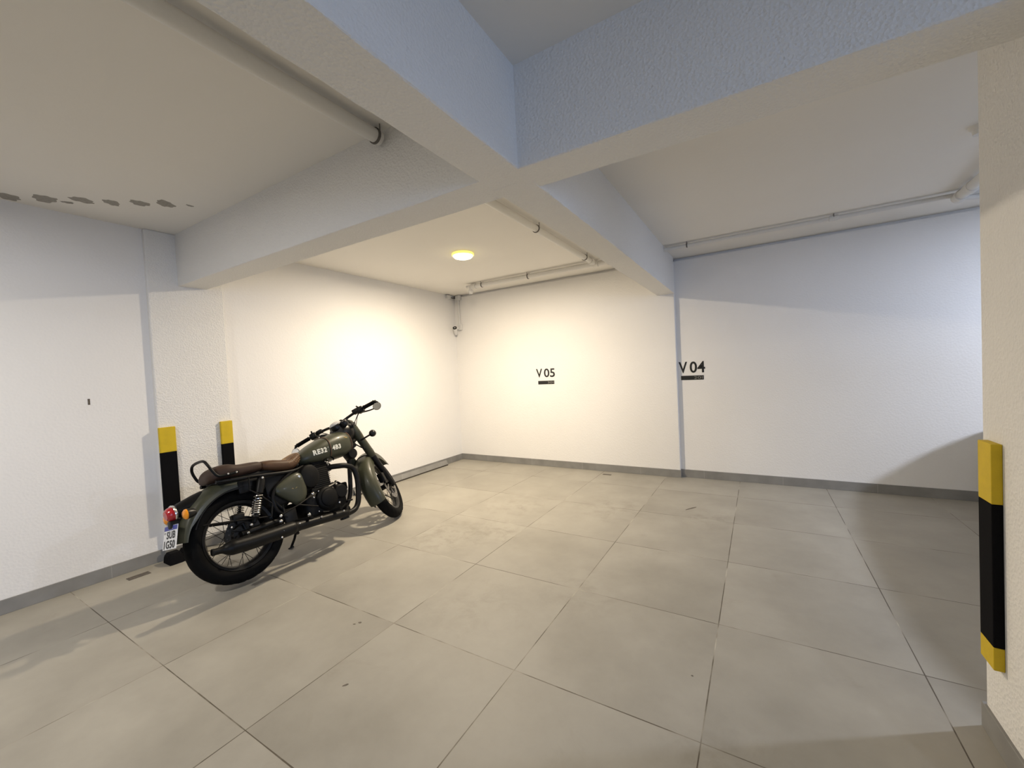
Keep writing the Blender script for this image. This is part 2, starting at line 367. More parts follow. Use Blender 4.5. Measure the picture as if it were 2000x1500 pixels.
# each patch is a dab of filler; its outline is given by where its ends and sides lie on the ceiling
for (u_, v_, ru, rv, an) in ((14, 384, 27, 5.5, 14), (87, 388.5, 25, 6.5, 10), (160, 391, 25, 4.5, 12), (218, 396, 17, 4.5, 14), (273, 397, 20, 4.5, 11), (323, 398, 19, 5.5, 16), (132, 395.5, 13, 1.8, 8), (371, 402, 8, 1.3, 14)):
    bm = bmesh.new(); vs = []; a0_ = math.radians(an); ph = random.uniform(0, 6)
    for k in range(28):
        a = 2 * PI * k / 28; q = 1 + 0.10 * math.sin(3 * a + ph) + 0.10 * math.sin(7 * a + 2 * ph) + random.uniform(-.05, .05)
        x, y = ru * q * math.cos(a), rv * q * math.sin(a)
        vs.append(bm.verts.new(at_height(u_ + x * math.cos(a0_) - y * math.sin(a0_), v_ + x * math.sin(a0_) + y * math.cos(a0_), ZC - 0.0008)))
    f = bm.faces.new(vs); ex = bmesh.ops.extrude_face_region(bm, geom=[f])
    for e in ex['geom']:
        if isinstance(e, bmesh.types.BMVert): e.co.z += 0.0008
    finish('damp_patch', bm, M_DAMP, CEIL, smooth=False)

# ================================================================== THINGS OF THE GARAGE
def guard(label, face_x, sgn, y0, y1, ztop, zbot, th=0.028, ybot=0.08, ytop=0.205):
    """foam column guard: yellow head, black body, yellow foot; sgn = side it sticks out to"""
    t = empty('column_guard', (face_x, (y0 + y1) / 2, zbot)); tag(t, label, 'column guard', 'black and yellow column guards')
    xa, xb = sorted((0.0, sgn * th)); hy = (y1 - y0) / 2; H = ztop - zbot
    for nm, m, za, zb_ in (('yellow_band', M_YELLOW, H - ytop, H), ('black_pad', M_BLACKPAD, ybot, H - ytop), ('yellow_band', M_YELLOW, 0, ybot)):
        bm = bmesh.new(); box(bm, xa, xb, -hy, hy, za, zb_, 0.003)
        finish(nm, bm, m, t, smooth=False)
    return t
guard('black foam guard with yellow top on the left column, the one behind the motorcycle tail', XC, 1, 1.342, 1.452, 1.092, 0.305)
guard('black foam guard with yellow top on the left column, farther one above the motorcycle seat', XC, 1, 1.787, 1.882, 1.087, 0.305)
guard('black and yellow foam guard on the corner of the right pillar', 0.69, -1, 2.000, 2.098, 1.085, 0.305)

# ceiling lamps
def ceiling_lamp(x, y, label, dm, rim):
    t = empty('ceiling_lamp', (x, y, ZC)); tag(t, label, 'lamp')
    bm = bmesh.new(); lathe(bm, [(0.055, 0), (0.112, -0.002), (0.118, -0.008), (0.118, -0.022), (0.110, -0.026), (0.05, -0.026)], seg=40)
    finish('lamp_base', bm, rim, t)
    bm = bmesh.new(); lathe(bm, [(0.106, -0.024), (0.104, -0.032), (0.094, -0.044), (0.070, -0.052), (0.035, -0.056), (0.002, -0.057)], seg=40)
    finish('diffuser', bm, dm, t); return t
ceiling_lamp(*LAMP1, 'round glowing ceiling lamp over the parking space 05', M_DIFF, M_LAMPRIM)
ceiling_lamp(*LAMP2, 'round cool white ceiling lamp in the bay hidden behind the right pillar', M_DIFFC, M_PLASTIC)
ceiling_lamp(*FILL_R, 'added round fill lamp over the near right bay, out of view', M_DIFFC, M_PLASTIC)  # fixture added to go with the near right fill light
ceiling_lamp(*FILL_L, 'added round fill lamp over the near left bay, unseen behind the camera', M_DIFF, M_PLASTIC)  # fixture added to go with the near left fill light

# water pipes under the ceiling
PZ = 2.652; PR = 0.030
def pipe(name, label, pts, couplings, r=PR, clips=()):
    t = empty(name, pts[0]); tag(t, label, 'pipe'); o = Vector(pts[0])
    bm = bmesh.new(); tube(bm, [Vector(p) - o for p in pts], r, 16); finish('pipe_run', bm, M_PVC, t)
    for (c, d) in couplings:
        bm = bmesh.new(); A = Vector(d).normalized(); c = Vector(c) - o
        lathe(bm, [(r * 1.02, -0.035), (r * 1.28, -0.033), (r * 1.28, 0.033), (r * 1.02, 0.035)], c, A, 18); finish('coupling', bm, M_PVC, t)
    for (c, d) in clips:
        bm = bmesh.new(); A = Vector(d).normalized(); c = Vector(c) - o
        lathe(bm, [(r * 1.02, -0.006), (r * 1.18, -0.006), (r * 1.18, 0.006), (r * 1.02, 0.006)], c, A, 18)
        s_ = A.cross(Vector((0, 0, 1))).normalized() * (r * 1.12)
        tube(bm, [c + s_, c + s_ + Vector((0, 0, ZC - PZ))], 0.003, 6); tube(bm, [c - s_, c - s_ + Vector((0, 0, ZC - PZ))], 0.003, 6)
        finish('pipe_clip', bm, M_DARKGAP, t)
    return t
pipe('ceiling_pipe', 'white pipe under the ceiling over the near left bay', [(-1.655, -3.0, PZ), (-1.655, 1.53, PZ)], [((-1.655, -0.6, PZ), (0, 1, 0))],
     r=0.034, clips=[((-1.655, 1.50, PZ), (0, 1, 0)), ((-1.655, -0.1, PZ), (0, 1, 0))])
pipe('ceiling_pipe', 'white pipe under the ceiling beside the beam over space 05', [(-1.64, 1.765, PZ), (-1.64, 4.70, PZ)], [((-1.64, 4.62, PZ), (0, 1, 0))],
     clips=[((-1.64, 3.25, PZ), (0, 1, 0)), ((-1.64, 4.42, PZ), (0, 1, 0))])
pipe('ceiling_pipe', 'white pipe along the back ceiling edge over space 05, from camera corner to beam', [(-3.46, 4.78, PZ), (-1.055, 4.78, PZ)],
     [((-1.64, 4.78, PZ), (1, 0, 0)), ((-3.44, 4.78, PZ), (1, 0, 0)), ((-1.40, 4.78, PZ), (1, 0, 0))], clips=[((-3.30, 4.78, PZ), (1, 0, 0)), ((-2.56, 4.78, PZ), (1, 0, 0)), ((-1.48, 4.78, PZ), (1, 0, 0))])
pipe('ceiling_pipe', 'thin white pipe along the ceiling over space 04', [(-0.86, 4.77, PZ + 0.012), (1.45, 4.77, PZ + 0.012), (2.6, 4.77, PZ + 0.012)],
     [((0.62, 4.77, PZ + 0.012), (1, 0, 0))], r=0.019, clips=[((-0.62, 4.77, PZ + 0.012), (1, 0, 0)), ((0.62, 4.77, PZ + 0.012), (1, 0, 0))])
# thick drain branch near the pillar
t = empty('drain_pipe', (1.42, 4.77, 2.64)); tag(t, 'thick white drain branch on the ceiling right beside the right pillar', 'pipe')
bm = bmesh.new(); tube(bm, [(0.0, -0.01, 0.0), (0.0, -0.10, 0.0), (-0.01, -0.45, 0.0), (-0.03, -1.1, 0.0)], 0.036, 18); finish('pipe_run', bm, M_PVC, t)
for c, d in (((0.0, -0.04, 0), (0, -1, 0)), ((0.0, -0.24, 0), (0, -1, 0))):
    bm = bmesh.new(); lathe(bm, [(0.036, -0.045), (0.045, -0.042), (0.045, 0.042), (0.036, 0.045)], c, d, 20); finish('coupling', bm, M_PVC, t)
bm = bmesh.new(); tube(bm, [(0.0, 0.0, 0.0), (0.12, 0.03, -0.01), (0.5, 0.04, -0.01)], 0.022, 12); finish('side_branch', bm, M_PVC, t)
t = empty('drain_fitting', (1.135, 3.50, ZC)); tag(t, 'small white fitting on the ceiling at the upper edge of the right pillar', 'pipe fitting')
bm = bmesh.new(); lathe(bm, [(0.0, -0.05), (0.03, -0.048), (0.034, -0.02), (0.045, -0.012), (0.05, 0)], (0, 0, 0), (0, 0, 1), 18); finish('rosette', bm, M_PVC, t)
bm = bmesh.new(); tube(bm, [(0, 0, -0.03), (0.15, -0.02, -0.03)], 0.02, 12); finish('stub', bm, M_PVC, t)
# valve hanging at the end of the back pipe
t = empty('pipe_trap', (-3.50, 4.78, PZ)); tag(t, 'small glossy plastic trap hanging at the left end of the back pipe', 'pipe fitting')
bm = bmesh.new(); lathe(bm, [(0.034, 0.02), (0.038, 0.0), (0.034, -0.03), (0.028, -0.04)], (0, 0, 0), (0, 0, 1), 18); finish('elbow', bm, M_PVC, t)
bm = bmesh.new(); lathe(bm, [(0.026, -0.035), (0.032, -0.05), (0.034, -0.085), (0.026, -0.10), (0.0, -0.102)], (0, 0, 0), (0, 0, 1), 18); finish('cup', bm, M_CLEAR, t)
bm = bmesh.new(); tube(bm, [(-0.07, 0.0, 0.005), (-0.02, 0.0, 0.005)], 0.02, 12); finish('end_cap', bm, M_PVC, t)
# security camera in the corner
t = empty('security_camera', (-4.155, YB, 2.15)); tag(t, 'small white security camera with black lens in the far left corner', 'camera')
bm = bmesh.new(); box(bm, -0.035, 0.035, -0.045, 0, -0.02, 0.075, 0.006); finish('mounting_box', bm, M_PLASTIC, t, smooth=False)
bm = bmesh.new(); tube(bm, [(-0.01, -0.045, 0.02), (-0.025, -0.085, -0.005)], 0.012, 10); finish('bracket', bm, M_PLASTIC, t)
bm = bmesh.new(); lathe(bm, [(0.0, -0.062), (0.026, -0.06), (0.030, -0.05), (0.030, 0.052), (0.024, 0.058)], (-0.035, -0.105, -0.035), (0.25, -0.55, 0.80), 22); HB = finish('camera_body', bm, M_PLASTIC, t)
bm = bmesh.new(); lathe(bm, [(0.029, 0.045), (0.032, 0.05), (0.032, 0.068), (0.027, 0.070), (0.024, 0.058)], (-0.035, -0.105, -0.035), (0.25, -0.55, 0.80), 22); finish('lens_hood', bm, M_INK, t)
bm = bmesh.new(); lathe(bm, [(0.014, 0.055), (0.013, 0.062), (0.0, 0.066)], (-0.035, -0.105, -0.035), (0.25, -0.55, 0.80), 18); finish('lens', bm, M_PLASTIC, t)
t = empty('conduit', (-4.165, YB, 2.2)); tag(t, 'grey vertical conduit with junction box above the security camera', 'conduit')
bm = bmesh.new(); tube(bm, [(-0.002, -0.018, 0.02), (-0.002, -0.018, 0.43)], 0.012, 12); finish('conduit_tube', bm, M_PLASTIC, t)
bm = bmesh.new(); box(bm, -0.045, 0.045, -0.05, 0, 0.415, 0.495, 0.006); finish('junction_box', bm, M_PLASTIC, t, smooth=False)
t = empty('junction_box', (XW, 5.20, 2.66)); tag(t, 'small grey junction box on the left wall under the ceiling, next to the corner', 'junction box')
bm = bmesh.new(); box(bm, 0, 0.045, -0.07, 0.02, -0.025, 0.03, 0.005); finish('box_body', bm, M_PLASTIC, t, smooth=False)
bm = bmesh.new(); tube(bm, [(0.02, 0.02, 0.0), (0.02, 0.12, 0.0), (0.06, 0.15, 0.0)], 0.009, 8, smooth=3); finish('cable', bm, M_DARKGAP, t)

# bay numbers
def bay_number(number, x0, x1, y, zt, zb_, barx0, barx1, barz0, barz1, small, label, fold=None):
    t = empty('bay_number', ((x0 + x1) / 2, y, zb_)); tag(t, label, 'number', 'bay numbers on the back wall')
    for ch, fa, fb in ((number[0], 0.0, 0.33), (number[2:], 0.425, 1.0)):
        bm = text_mesh(ch, 0.16, 0.0012, 0.0026, 1.02)
        a, b, c, d = bounds(bm)
        for v in bm.verts:
            X = x0 + (fa + (v.co.x - a) / (b - a) * (fb - fa)) * (x1 - x0); Z = zb_ + (v.co.y - c) / (d - c) * (zt - zb_); Y = y - 0.0015 - v.co.z
            v.co = Vector((X, Y, Z)) - t.location
        finish('lettering', bm, M_INK, t, smooth=False)
    bm = bmesh.new(); box(bm, barx0, barx1, y - 0.003, y, barz0, barz1)
    for v in bm.verts: v.co -= t.location
    bar = finish('name_bar', bm, M_INK, t, smooth=False)
    X1 = barx1 - 0.012; X0 = barx1 - 0.105; Z0 = barz0 + 0.010; Z1 = barz1 - 0.010
    for ch, fa, fb in ((small[0], 0.0, 0.33), (small[1], 0.41, 0.80), (small[2], 0.92, 1.0)):
        bm = text_mesh(ch, 0.05, 0.0004, 0.0, 1.0); a, b, c, d = bounds(bm)
        for v in bm.verts: v.co = Vector((X0 + (fa + (v.co.x - a) / (b - a) * (fb - fa)) * (X1 - X0), y - 0.0036 - v.co.z, Z0 + (v.co.y - c) / (d - c) * (Z1 - Z0))) - t.location
        finish('small_digit', bm, M_INKG, bar, smooth=False)
bay_number('V 05', -2.808, -2.506, YB, 1.433, 1.306, -2.780, -2.521, 1.205, 1.256, '301', 'black number V 05 in the middle of the corner bay wall')
bay_number('V 04', -0.846, -0.550, YB4, 1.428, 1.290, -0.822, -0.568, 1.205, 1.257, '201', 'black number V 04 beside the wall edge where the ceiling beam ends')

# brown plates in the floor
def plate(label, x0, x1, y0, y1):
    bm = bmesh.new(); hx, hy = (x1 - x0) / 2, (y1 - y0) / 2
    box(bm, -hx, hx, -hy, hy, 0.0, 0.0025, 0.0008, seg=1)
    for k in range(7):
        u_ = -0.8 + 1.6 * k / 6
        if hx > hy: box(bm, hx * u_ - 0.003, hx * u_ + 0.003, -hy * 0.7, hy * 0.7, 0.002, 0.0035)
        else: box(bm, -hx * 0.7, hx * 0.7, hy * u_ - 0.003, hy * u_ + 0.003, 0.002, 0.0035)
    o = finish('floor_grate', bm, M_BROWN, smooth=False); o.location = ((x0 + x1) / 2, (y0 + y1) / 2, 0)
    tag(o, label, 'grate', 'small brown floor grates')
plate('small brown floor grate by the left wall behind the motorcycle', -4.095, -4.030, 1.060, 1.190)
plate('small brown floor grate in front of the back wall of space 05', -1.795, -1.685, 5.165, 5.205)
# loose skirting strip at the foot of the left wall
t = empty('loose_skirting_tile', (XW + 0.012, 3.20, 0.0)); tag(t, 'loose grey skirting strip leaning at the foot of the left wall past the front wheel', 'skirting strip')
bm = bmesh.new()
skin_rings(bm, [[Vector((0.0, y, 0.070)), Vector((0.010, y, 0.074)), Vector((0.048, y, 0.004)), Vector((0.038, y, 0.0))] for y in (0.0, 0.6, 1.2, 1.72)])
o = finish('strip_face', bm, M_SKIRT, t, smooth=False)
bm = bmesh.new(); box(bm, 0.030, 0.060, 0.0, 1.70, 0.0, 0.013, 0.001, seg=1); finish('dark_lower_edge', bm, M_SKIRTD, t, smooth=False)  # dark strip along the base of the loose skirting
# rubber wheel stop
t = empty('wheel_stop', (-4.10, 1.44, 0)); tag(t, 'black rubber wheel stop on the floor behind the rear tyre', 'wheel stop')
bm = bmesh.new()
prof = [(-0.07, 0.0), (-0.055, 0.06), (-0.035, 0.085), (0.035, 0.085), (0.055, 0.06), (0.07, 0.0)]
rings = []
for y in (-0.13, -0.115, -0.05, -0.035, -0.02, 0.03, 0.115, 0.13):
    k = 0.8 if abs(y) > 0.12 else (0.75 if abs(y + 0.035) < 0.001 else 1.0)
    rings.append([Vector((x * (0.7 + 0.3 * k), y, z * k)) for x, z in prof])
skin_rings(bm, rings); finish('rubber_block', bm, M_BLACKPAD, t, angle=30)
# small marks
def mark(name, label, c, rx, ry, an):
    o = blob(name, (0, 0), rx, ry, an, M_SMUDGE, None, 0.0); o.location = (c[0], c[1], 0.0002); tag(o, label, 'floor mark', 'dark marks on the floor tiles'); return o
from math import hypot
def floor_at(u_, v_):
    d = rt * ((u_ - 1000) / 799.289) - up * ((v_ - 750) / 799.289) + fw
    return (d.x * -EYE / d.z, d.y * -EYE / d.z)
mark('floor_smudge', 'larger of the two dark spots close together left of the tile crossing', floor_at(703, 1216), 0.010, 0.007, 0.3)
mark('floor_smudge', 'smaller of the two dark spots close together left of the tile crossing', floor_at(692, 1219), 0.008, 0.004, 0.5)
mark('floor_smudge', 'elongated dark spot on the near tile in the middle foreground', floor_at(675, 1338), 0.014, 0.005, 1.0)
mark('floor_smudge', 'tiny dark speck near the second tile joint on the right', floor_at(1352, 1320), 0.005, 0.004, 0.0)
mark('floor_smudge', 'dark curved scuff on the tile of space 04', floor_at(1350, 993), 0.075, 0.010, 1.0)
bm = bmesh.new(); box(bm, 0, 0.0015, -0.006, 0.006, -0.022, 0.022); o = finish('wall_mark', bm, M_SMUDGE, smooth=False); o.location = (XN, 0.967, 1.338)
tag(o, 'tiny dark scratch on the near left wall', 'wall mark')

# ================================================================== MOTORCYCLE
# local axes: x forward from the rear axle, y to the rider's left, z up; leaning left on its side stand
bpsi, blean, bsteer = math.radians(-1.327), math.radians(15.04), math.radians(35.5)
bf = Vector((math.sin(bpsi), math.cos(bpsi), 0)); bl = Vector((-math.cos(bpsi), math.sin(bpsi), 0)); bk = Vector((0, 0, 1))
bly = bl * math.cos(blean) - bk * math.sin(blean); blz = bl * math.sin(blean) + bk * math.cos(blean)
BM = Matrix((bf, bly, blz)).transposed().to_4x4(); BM.translation = (-3.155, 1.452, 0.016)
BIKE = empty('motorcycle', mat=BM)
tag(BIKE, 'olive green and black motorcycle with brown leather seat leaning on its side stand', 'motorcycle')
SA = Vector((1.34, 0, 0.283)); SK = Vector((-0.438, 0, 0.899)).normalized()
SR = Matrix.Translation(SA) @ Matrix.Rotation(bsteer, 4, SK) @ Matrix.Translation(-SA)
def part(name, bm, mats, parent=None, steer=False, angle=35, label=None):
    if steer: bmesh.ops.transform(bm, matrix=SR, verts=bm.verts)
    o = finish(name, bm, mats, parent or BIKE, angle=angle)
    if label: o['label'] = label
    return o
def nb(): return bmesh.new()
def mir(pts): return [(p[0], -p[1], p[2]) for p in pts]

# ---- wheels
def wheel(prefix, cx, cz, R, rimr, hw, hubr, hubw, steer, spokes=36):
    C0 = Vector((cx, 0, cz))
    bm = nb()  # tyre: full cross-section turned about the axle
    prof = []
    rin = rimr - 0.004; H = R - rin
    for k in range(22):
        a = -PI * 0.5 - 1.02 + (PI + 2.04) * k / 21
        y = hw * 1.0 * math.cos(a + PI / 2) if False else 0
    cs = []
    for k in range(25):
        t_ = k / 24; a = math.radians(-128 + 256 * t_)   # 0 = tread centre
        rr = rin + H * 0.47 + H * 0.53 * math.cos(a); yy = hw * math.sin(a) * (1.0 if abs(a) < 1.75 else 0.96)
        cs.append((rr, yy))
    cs += [(rin - 0.002, -0.0), ]
    cs = cs[:25]
    rings = []
    seg = 96
    for k in range(seg):
        a = 2 * PI * k / seg; ring = []
        for j, (rr, yy) in enumerate(cs):
            d = 0.0
            u_ = abs(yy) / hw
            if 0.15 < u_ < 0.93 and rr > rin + H * 0.55:      # moulded tread blocks
                ph = (k + int(u_ * 5) * 1) % 4
                if ph == 0: d = -0.005
            if u_ <= 0.15 and rr > rin + H * 0.9: d = -0.003
            ring.append(C0 + Vector(((rr + d) * math.cos(a), yy, (rr + d) * math.sin(a))))
        rings.append(ring)
    skin_rings(bm, rings, closed_path=True)
    tyre = part(prefix + '_wheel', bm, M_RUB, None, steer, 60)
    bm = nb()  # rim
    rc = [(rimr + 0.006, hw * 0.72), (rimr + 0.010, hw * 0.62), (rimr - 0.006, hw * 0.52), (rimr - 0.017, hw * 0.25), (rimr - 0.019, 0), (rimr - 0.017, -hw * 0.25), (rimr - 0.006, -hw * 0.52), (rimr + 0.010, -hw * 0.62), (rimr + 0.006, -hw * 0.72),
          (rimr - 0.012, -hw * 0.62), (rimr - 0.024, -hw * 0.3), (rimr - 0.027, 0), (rimr - 0.024, hw * 0.3), (rimr - 0.012, hw * 0.62)]
    rings = []
    for k in range(72):
        a = 2 * PI * k / 72; rings.append([C0 + Vector((r_ * math.cos(a), y_, r_ * math.sin(a))) for r_, y_ in rc])
    skin_rings(bm, rings, closed_path=True); part('rim', bm, M_BLK, tyre, steer)
    bm = nb()  # hub
    lathe(bm, [(0.012, -hubw - 0.02), (0.02, -hubw - 0.018), (0.026, -hubw), (hubr, -hubw + 0.004), (hubr, -hubw + 0.016), (hubr * 0.62, -hubw + 0.022), (hubr * 0.55, 0), (hubr * 0.62, hubw - 0.022), (hubr, hubw - 0.016), (hubr, hubw - 0.004), (0.026, hubw), (0.02, hubw + 0.018), (0.012, hubw + 0.02)], C0, (0, 1, 0), 36)
    part('hub', bm, M_MATBLK, tyre, steer)
    for k in range(spokes):  # laced spokes
        side = 1 if k % 2 else -1; lace = 1 if (k // 2) % 2 else -1
        a1 = 2 * PI * k / spokes; a0 = a1 + lace * 0.95
        bm = nb()
        tube(bm, [C0 + Vector((hubr * 0.93 * math.cos(a0), side * (hubw - 0.012), hubr * 0.93 * math.sin(a0))), C0 + Vector(((rimr - 0.022) * math.cos(a1), side * hw * 0.12, (rimr - 0.022) * math.sin(a1)))], 0.0019, 5)
        part('spoke', bm, M_STEEL if prefix == 'x' else M_MATBLK, tyre, steer)
    return tyre, C0
def disc(parent, C0, y, ro, ri, steer, m=None):
    bm = nb(); n = 48
    prof = [(ri, y - 0.0025), (ro, y - 0.0025), (ro, y + 0.0025), (ri, y + 0.0025)]
    rings = [[C0 + Vector(((r_ + (0.003 * math.sin(k * PI * 16 * 2 / n) if r_ > ri + .01 else 0)) * math.cos(2 * PI * k / n), y_, (r_) * math.sin(2 * PI * k / n))) for r_, y_ in prof] for k in range(n)]
    skin_rings(bm, rings, closed_path=True)
    for k in range(6):
        a = k * PI / 3; tube(bm, [C0 + Vector((0.035 * math.cos(a), y, 0.035 * math.sin(a))), C0 + Vector(((ri + 0.006) * math.cos(a + .5), y, (ri + 0.006) * math.sin(a + .5)))], 0.007, 6)
    for k in range(24):   # drilled holes read as dark studs
        a = k * PI / 12; rr = ri + (ro - ri) * (0.35 if k % 2 else 0.68)
        lathe(bm, [(0.0048, y - 0.0032), (0.0048, y + 0.0032)], C0 + Vector((rr * math.cos(a), 0, rr * math.sin(a))), (0, 1, 0), 8, mi=1)
    return part('brake_disc', bm, [m or M_STEEL, M_INK], parent, steer)
RW, RC = wheel('rear', 0, 0.325, 0.325, 0.232, 0.062, 0.060, 0.078, False)
disc(RW, RC, -0.088, 0.122, 0.085, False, M_MATBLK)
FW, FC = wheel('front', 1.39, 0.306, 0.328, 0.243, 0.052, 0.045, 0.062, True)
disc(FW, FC, -0.070, 0.150, 0.108, True)
# calipers
bm = nb(); box(bm, -0.065, 0.015, -0.125, -0.07, 0.425, 0.475, 0.012); box(bm, -0.04, 0.03, -0.115, -0.08, 0.40, 0.44, 0.008); part('rear_caliper', bm, M_MATBLK)
bm = nb(); box(bm, 1.215, 1.285, -0.105, -0.045, 0.335, 0.43, 0.012); box(bm, 1.235, 1.33, -0.098, -0.075, 0.32, 0.35, 0.006); part('front_caliper', bm, M_MATBLK, None, True)

# ---- fenders
def fender(name, C0, R, hw, skirt_, a0, a1, th, mat, steer, n=44, flare=None, parent=None):
    """arc from a0 to a1 (degrees, 0 = forwards); rounded crown and side skirts"""
    bm = nb(); rings = []
    for k in range(n + 1):
        t_ = k / n; a = math.radians(a0 + (a1 - a0) * t_); sk = skirt_(t_); Rk = R(t_) if callable(R) else R; h_ = hw(t_) if callable(hw) else hw
        prof = []
        M_ = 18
        for j in range(M_ + 1):
            u_ = -1 + 2 * j / M_; yy = h_ * math.copysign(min(1, abs(u_) * 1.28) ** 0.92, u_) if abs(u_) < 0.78 else math.copysign(h_, u_)
            if abs(u_) < 0.78: dr = -0.036 * (abs(u_) / 0.78) ** 2.6
            else: dr = -0.036 - (sk - 0.036) * (abs(u_) - 0.78) / 0.22
            prof.append((Rk + dr, yy))
        inner = [(r_ - th if abs(y_) < h_ * 0.97 else r_, y_ * (1 - th / h_)) for r_, y_ in reversed(prof)]
        rings.append([C0 + Vector((r_ * math.cos(a), y_, r_ * math.sin(a))) for r_, y_ in prof + inner])
    skin_rings(bm, rings); return part(name, bm, mat, parent, steer, 50)
RFEND = fender('rear_fender', Vector((0, 0, 0.325)), lambda t: 0.408 - 0.036 * max(0, (t - .45) / .55) ** 1.2, lambda t: 0.086 + 0.006 * t, lambda t: 0.062 + 0.030 * math.sin(min(1.0, t * 1.15) * PI) ** 0.8 - 0.022 * max(0, (t - .8) / .2), 48, 169, 0.003, M_OLIVE, False)
bm = nb()   # rolled black edge under the fender
pts = []
for k in range(21):
    t_ = k / 20; a = math.radians(60 + 95 * t_); rr = 0.408 - 0.02 * t_ - 0.073 - 0.012 * t_
    pts.append((rr * math.cos(a), -0.093, 0.325 + rr * math.sin(a)))
tube(bm, pts, 0.0045, 6); part('fender_bead', bm, M_MATBLK, RFEND)
FF = fender('front_fender', FC, lambda t: 0.392 + 0.006 * math.sin(t * PI), lambda t: 0.078 + 0.004 * math.sin(t * PI), lambda t: 0.050 + 0.058 * math.sin(min(1, t * 1.0) * PI) ** 0.7, 38, 202, 0.003, M_OLIVE, True)
bm = nb()
tube(bm, [FC + Vector((0.40 * math.cos(math.radians(118)), y, 0.40 * math.sin(math.radians(118)) - 0.036 * (abs(y) / .078) ** 2.6)) for y in [-.08 + .16 * k / 12 for k in range(13)]], 0.004, 6)
part('fender_seam', bm, M_MATBLK, FF, True)
for s_ in (-1, 1):
    bm = nb(); tube(bm, [(1.39, s_ * 0.088, 0.306), (1.20, s_ * 0.088, 0.12 + .04), (1.075, s_ * 0.083, 0.20)], 0.0055, 8)
    part('front_fender_stay', bm, M_MATBLK, None, True)
    bm = nb(); tube(bm, [(0.175, s_ * 0.14, 0.385), (0.02, s_ * 0.125, 0.418), (-0.235, s_ * 0.098, 0.465)], 0.006, 8)
    part('rear_fender_stay', bm, M_MATBLK)

# ---- frame
bm = nb()
tube(bm, [(1.055, 0, 0.86), (0.85, 0, 0.80), (0.55, 0, 0.70), (0.42, 0, 0.64)], 0.022, 12, smooth=4)
tube(bm, [(1.065, 0, 0.80), (1.035, 0, 0.62), (0.975, 0, 0.36), (0.90, 0, 0.25)], 0.020, 12, smooth=4)
for s_ in (-1, 1):
    tube(bm, [(0.90, s_ * 0.02, 0.25), (0.84, s_ * 0.09, 0.225), (0.60, s_ * 0.11, 0.215), (0.38, s_ * 0.115, 0.27)], 0.014, 10, smooth=4)
    tube(bm, [(0.56, s_ * 0.05, 0.70), (0.42, s_ * 0.11, 0.675), (0.15, s_ * 0.125, 0.70), (-0.12, s_ * 0.115, 0.725)], 0.013, 10, smooth=4)
    tube(bm, [(0.42, s_ * 0.11, 0.675), (0.24, s_ * 0.125, 0.56), (0.235, s_ * 0.12, 0.42), (0.33, s_ * 0.11, 0.31)], 0.013, 10, smooth=4)
    tube(bm, [(0.36, s_ * 0.11, 0.30), (0.20, s_ * 0.105, 0.54)], 0.011, 8)
lathe(bm, [(0.031, -0.085), (0.034, -0.08), (0.030, -0.05), (0.030, 0.05), (0.034, 0.08), (0.031, 0.085)], SA + SK * 0.62, SK, 20)
box(bm, 0.28, 0.38, -0.125, -0.10, 0.24, 0.40, 0.01); box(bm, 0.28, 0.38, 0.10, 0.125, 0.24, 0.40, 0.01)
part('frame', bm, M_MATBLK)
bm = nb()
for s_ in (-1, 1): tube(bm, [(-0.02, s_ * 0.098, 0.325), (0.14, s_ * 0.10, 0.33), (0.36, s_ * 0.085, 0.335)], [0.018, 0.02, 0.022], 12, smooth=3, flat=1.3)
tube(bm, [(0.28, -0.09, 0.335), (0.28, 0.09, 0.335)], 0.018, 10); part('swingarm', bm, M_MATBLK)
bm = nb()  # inner battery box / air box behind the side covers
box(bm, 0.20, 0.50, -0.10, 0.10, 0.44, 0.69, 0.02); box(bm, 0.02, 0.24, -0.095, 0.095, 0.60, 0.70, 0.015); part('air_box', bm, M_MATBLK)

# ---- shock absorbers
for s_ in (-1, 1):
    A_ = Vector((0.165, s_ * 0.135, 0.675)); B_ = Vector((0.062, s_ * 0.125, 0.375)); ax_ = (B_ - A_).normalized()
    bm = nb(); lathe(bm, [(0.012, -0.012), (0.022, -0.008), (0.026, 0.004), (0.029, 0.01), (0.029, 0.105), (0.024, 0.112), (0.012, 0.114), (0.010, 0.26), (0.026, 0.262), (0.027, 0.275), (0.018, 0.285), (0.014, 0.31), (0.006, 0.318)], A_, ax_, 20)
    sh = part('shock_absorber', bm, M_MATBLK)
    t1 = ax_.cross(Vector((0, 1, 0))).normalized(); t2 = ax_.cross(t1); pts = []
    for k in range(16 * 8 + 1):
        u_ = k / 128; gap = 0.118 + 0.138 * (1 - (1 - u_) ** 1.35 if False else u_ ** 0.85); a = 2 * PI * 8 * u_
        pts.append(A_ + ax_ * gap + (t1 * math.cos(a) + t2 * math.sin(a)) * 0.028)
    bm = nb(); tube(bm, pts, 0.0048, 7); part('spring', bm, M_CHR, sh, label='chrome coil spring')
    bm = nb(); sphere(bm, A_ + Vector((0, s_ * 0.02, 0.002)), 0.011); part('bolt', bm, M_CHR, sh)

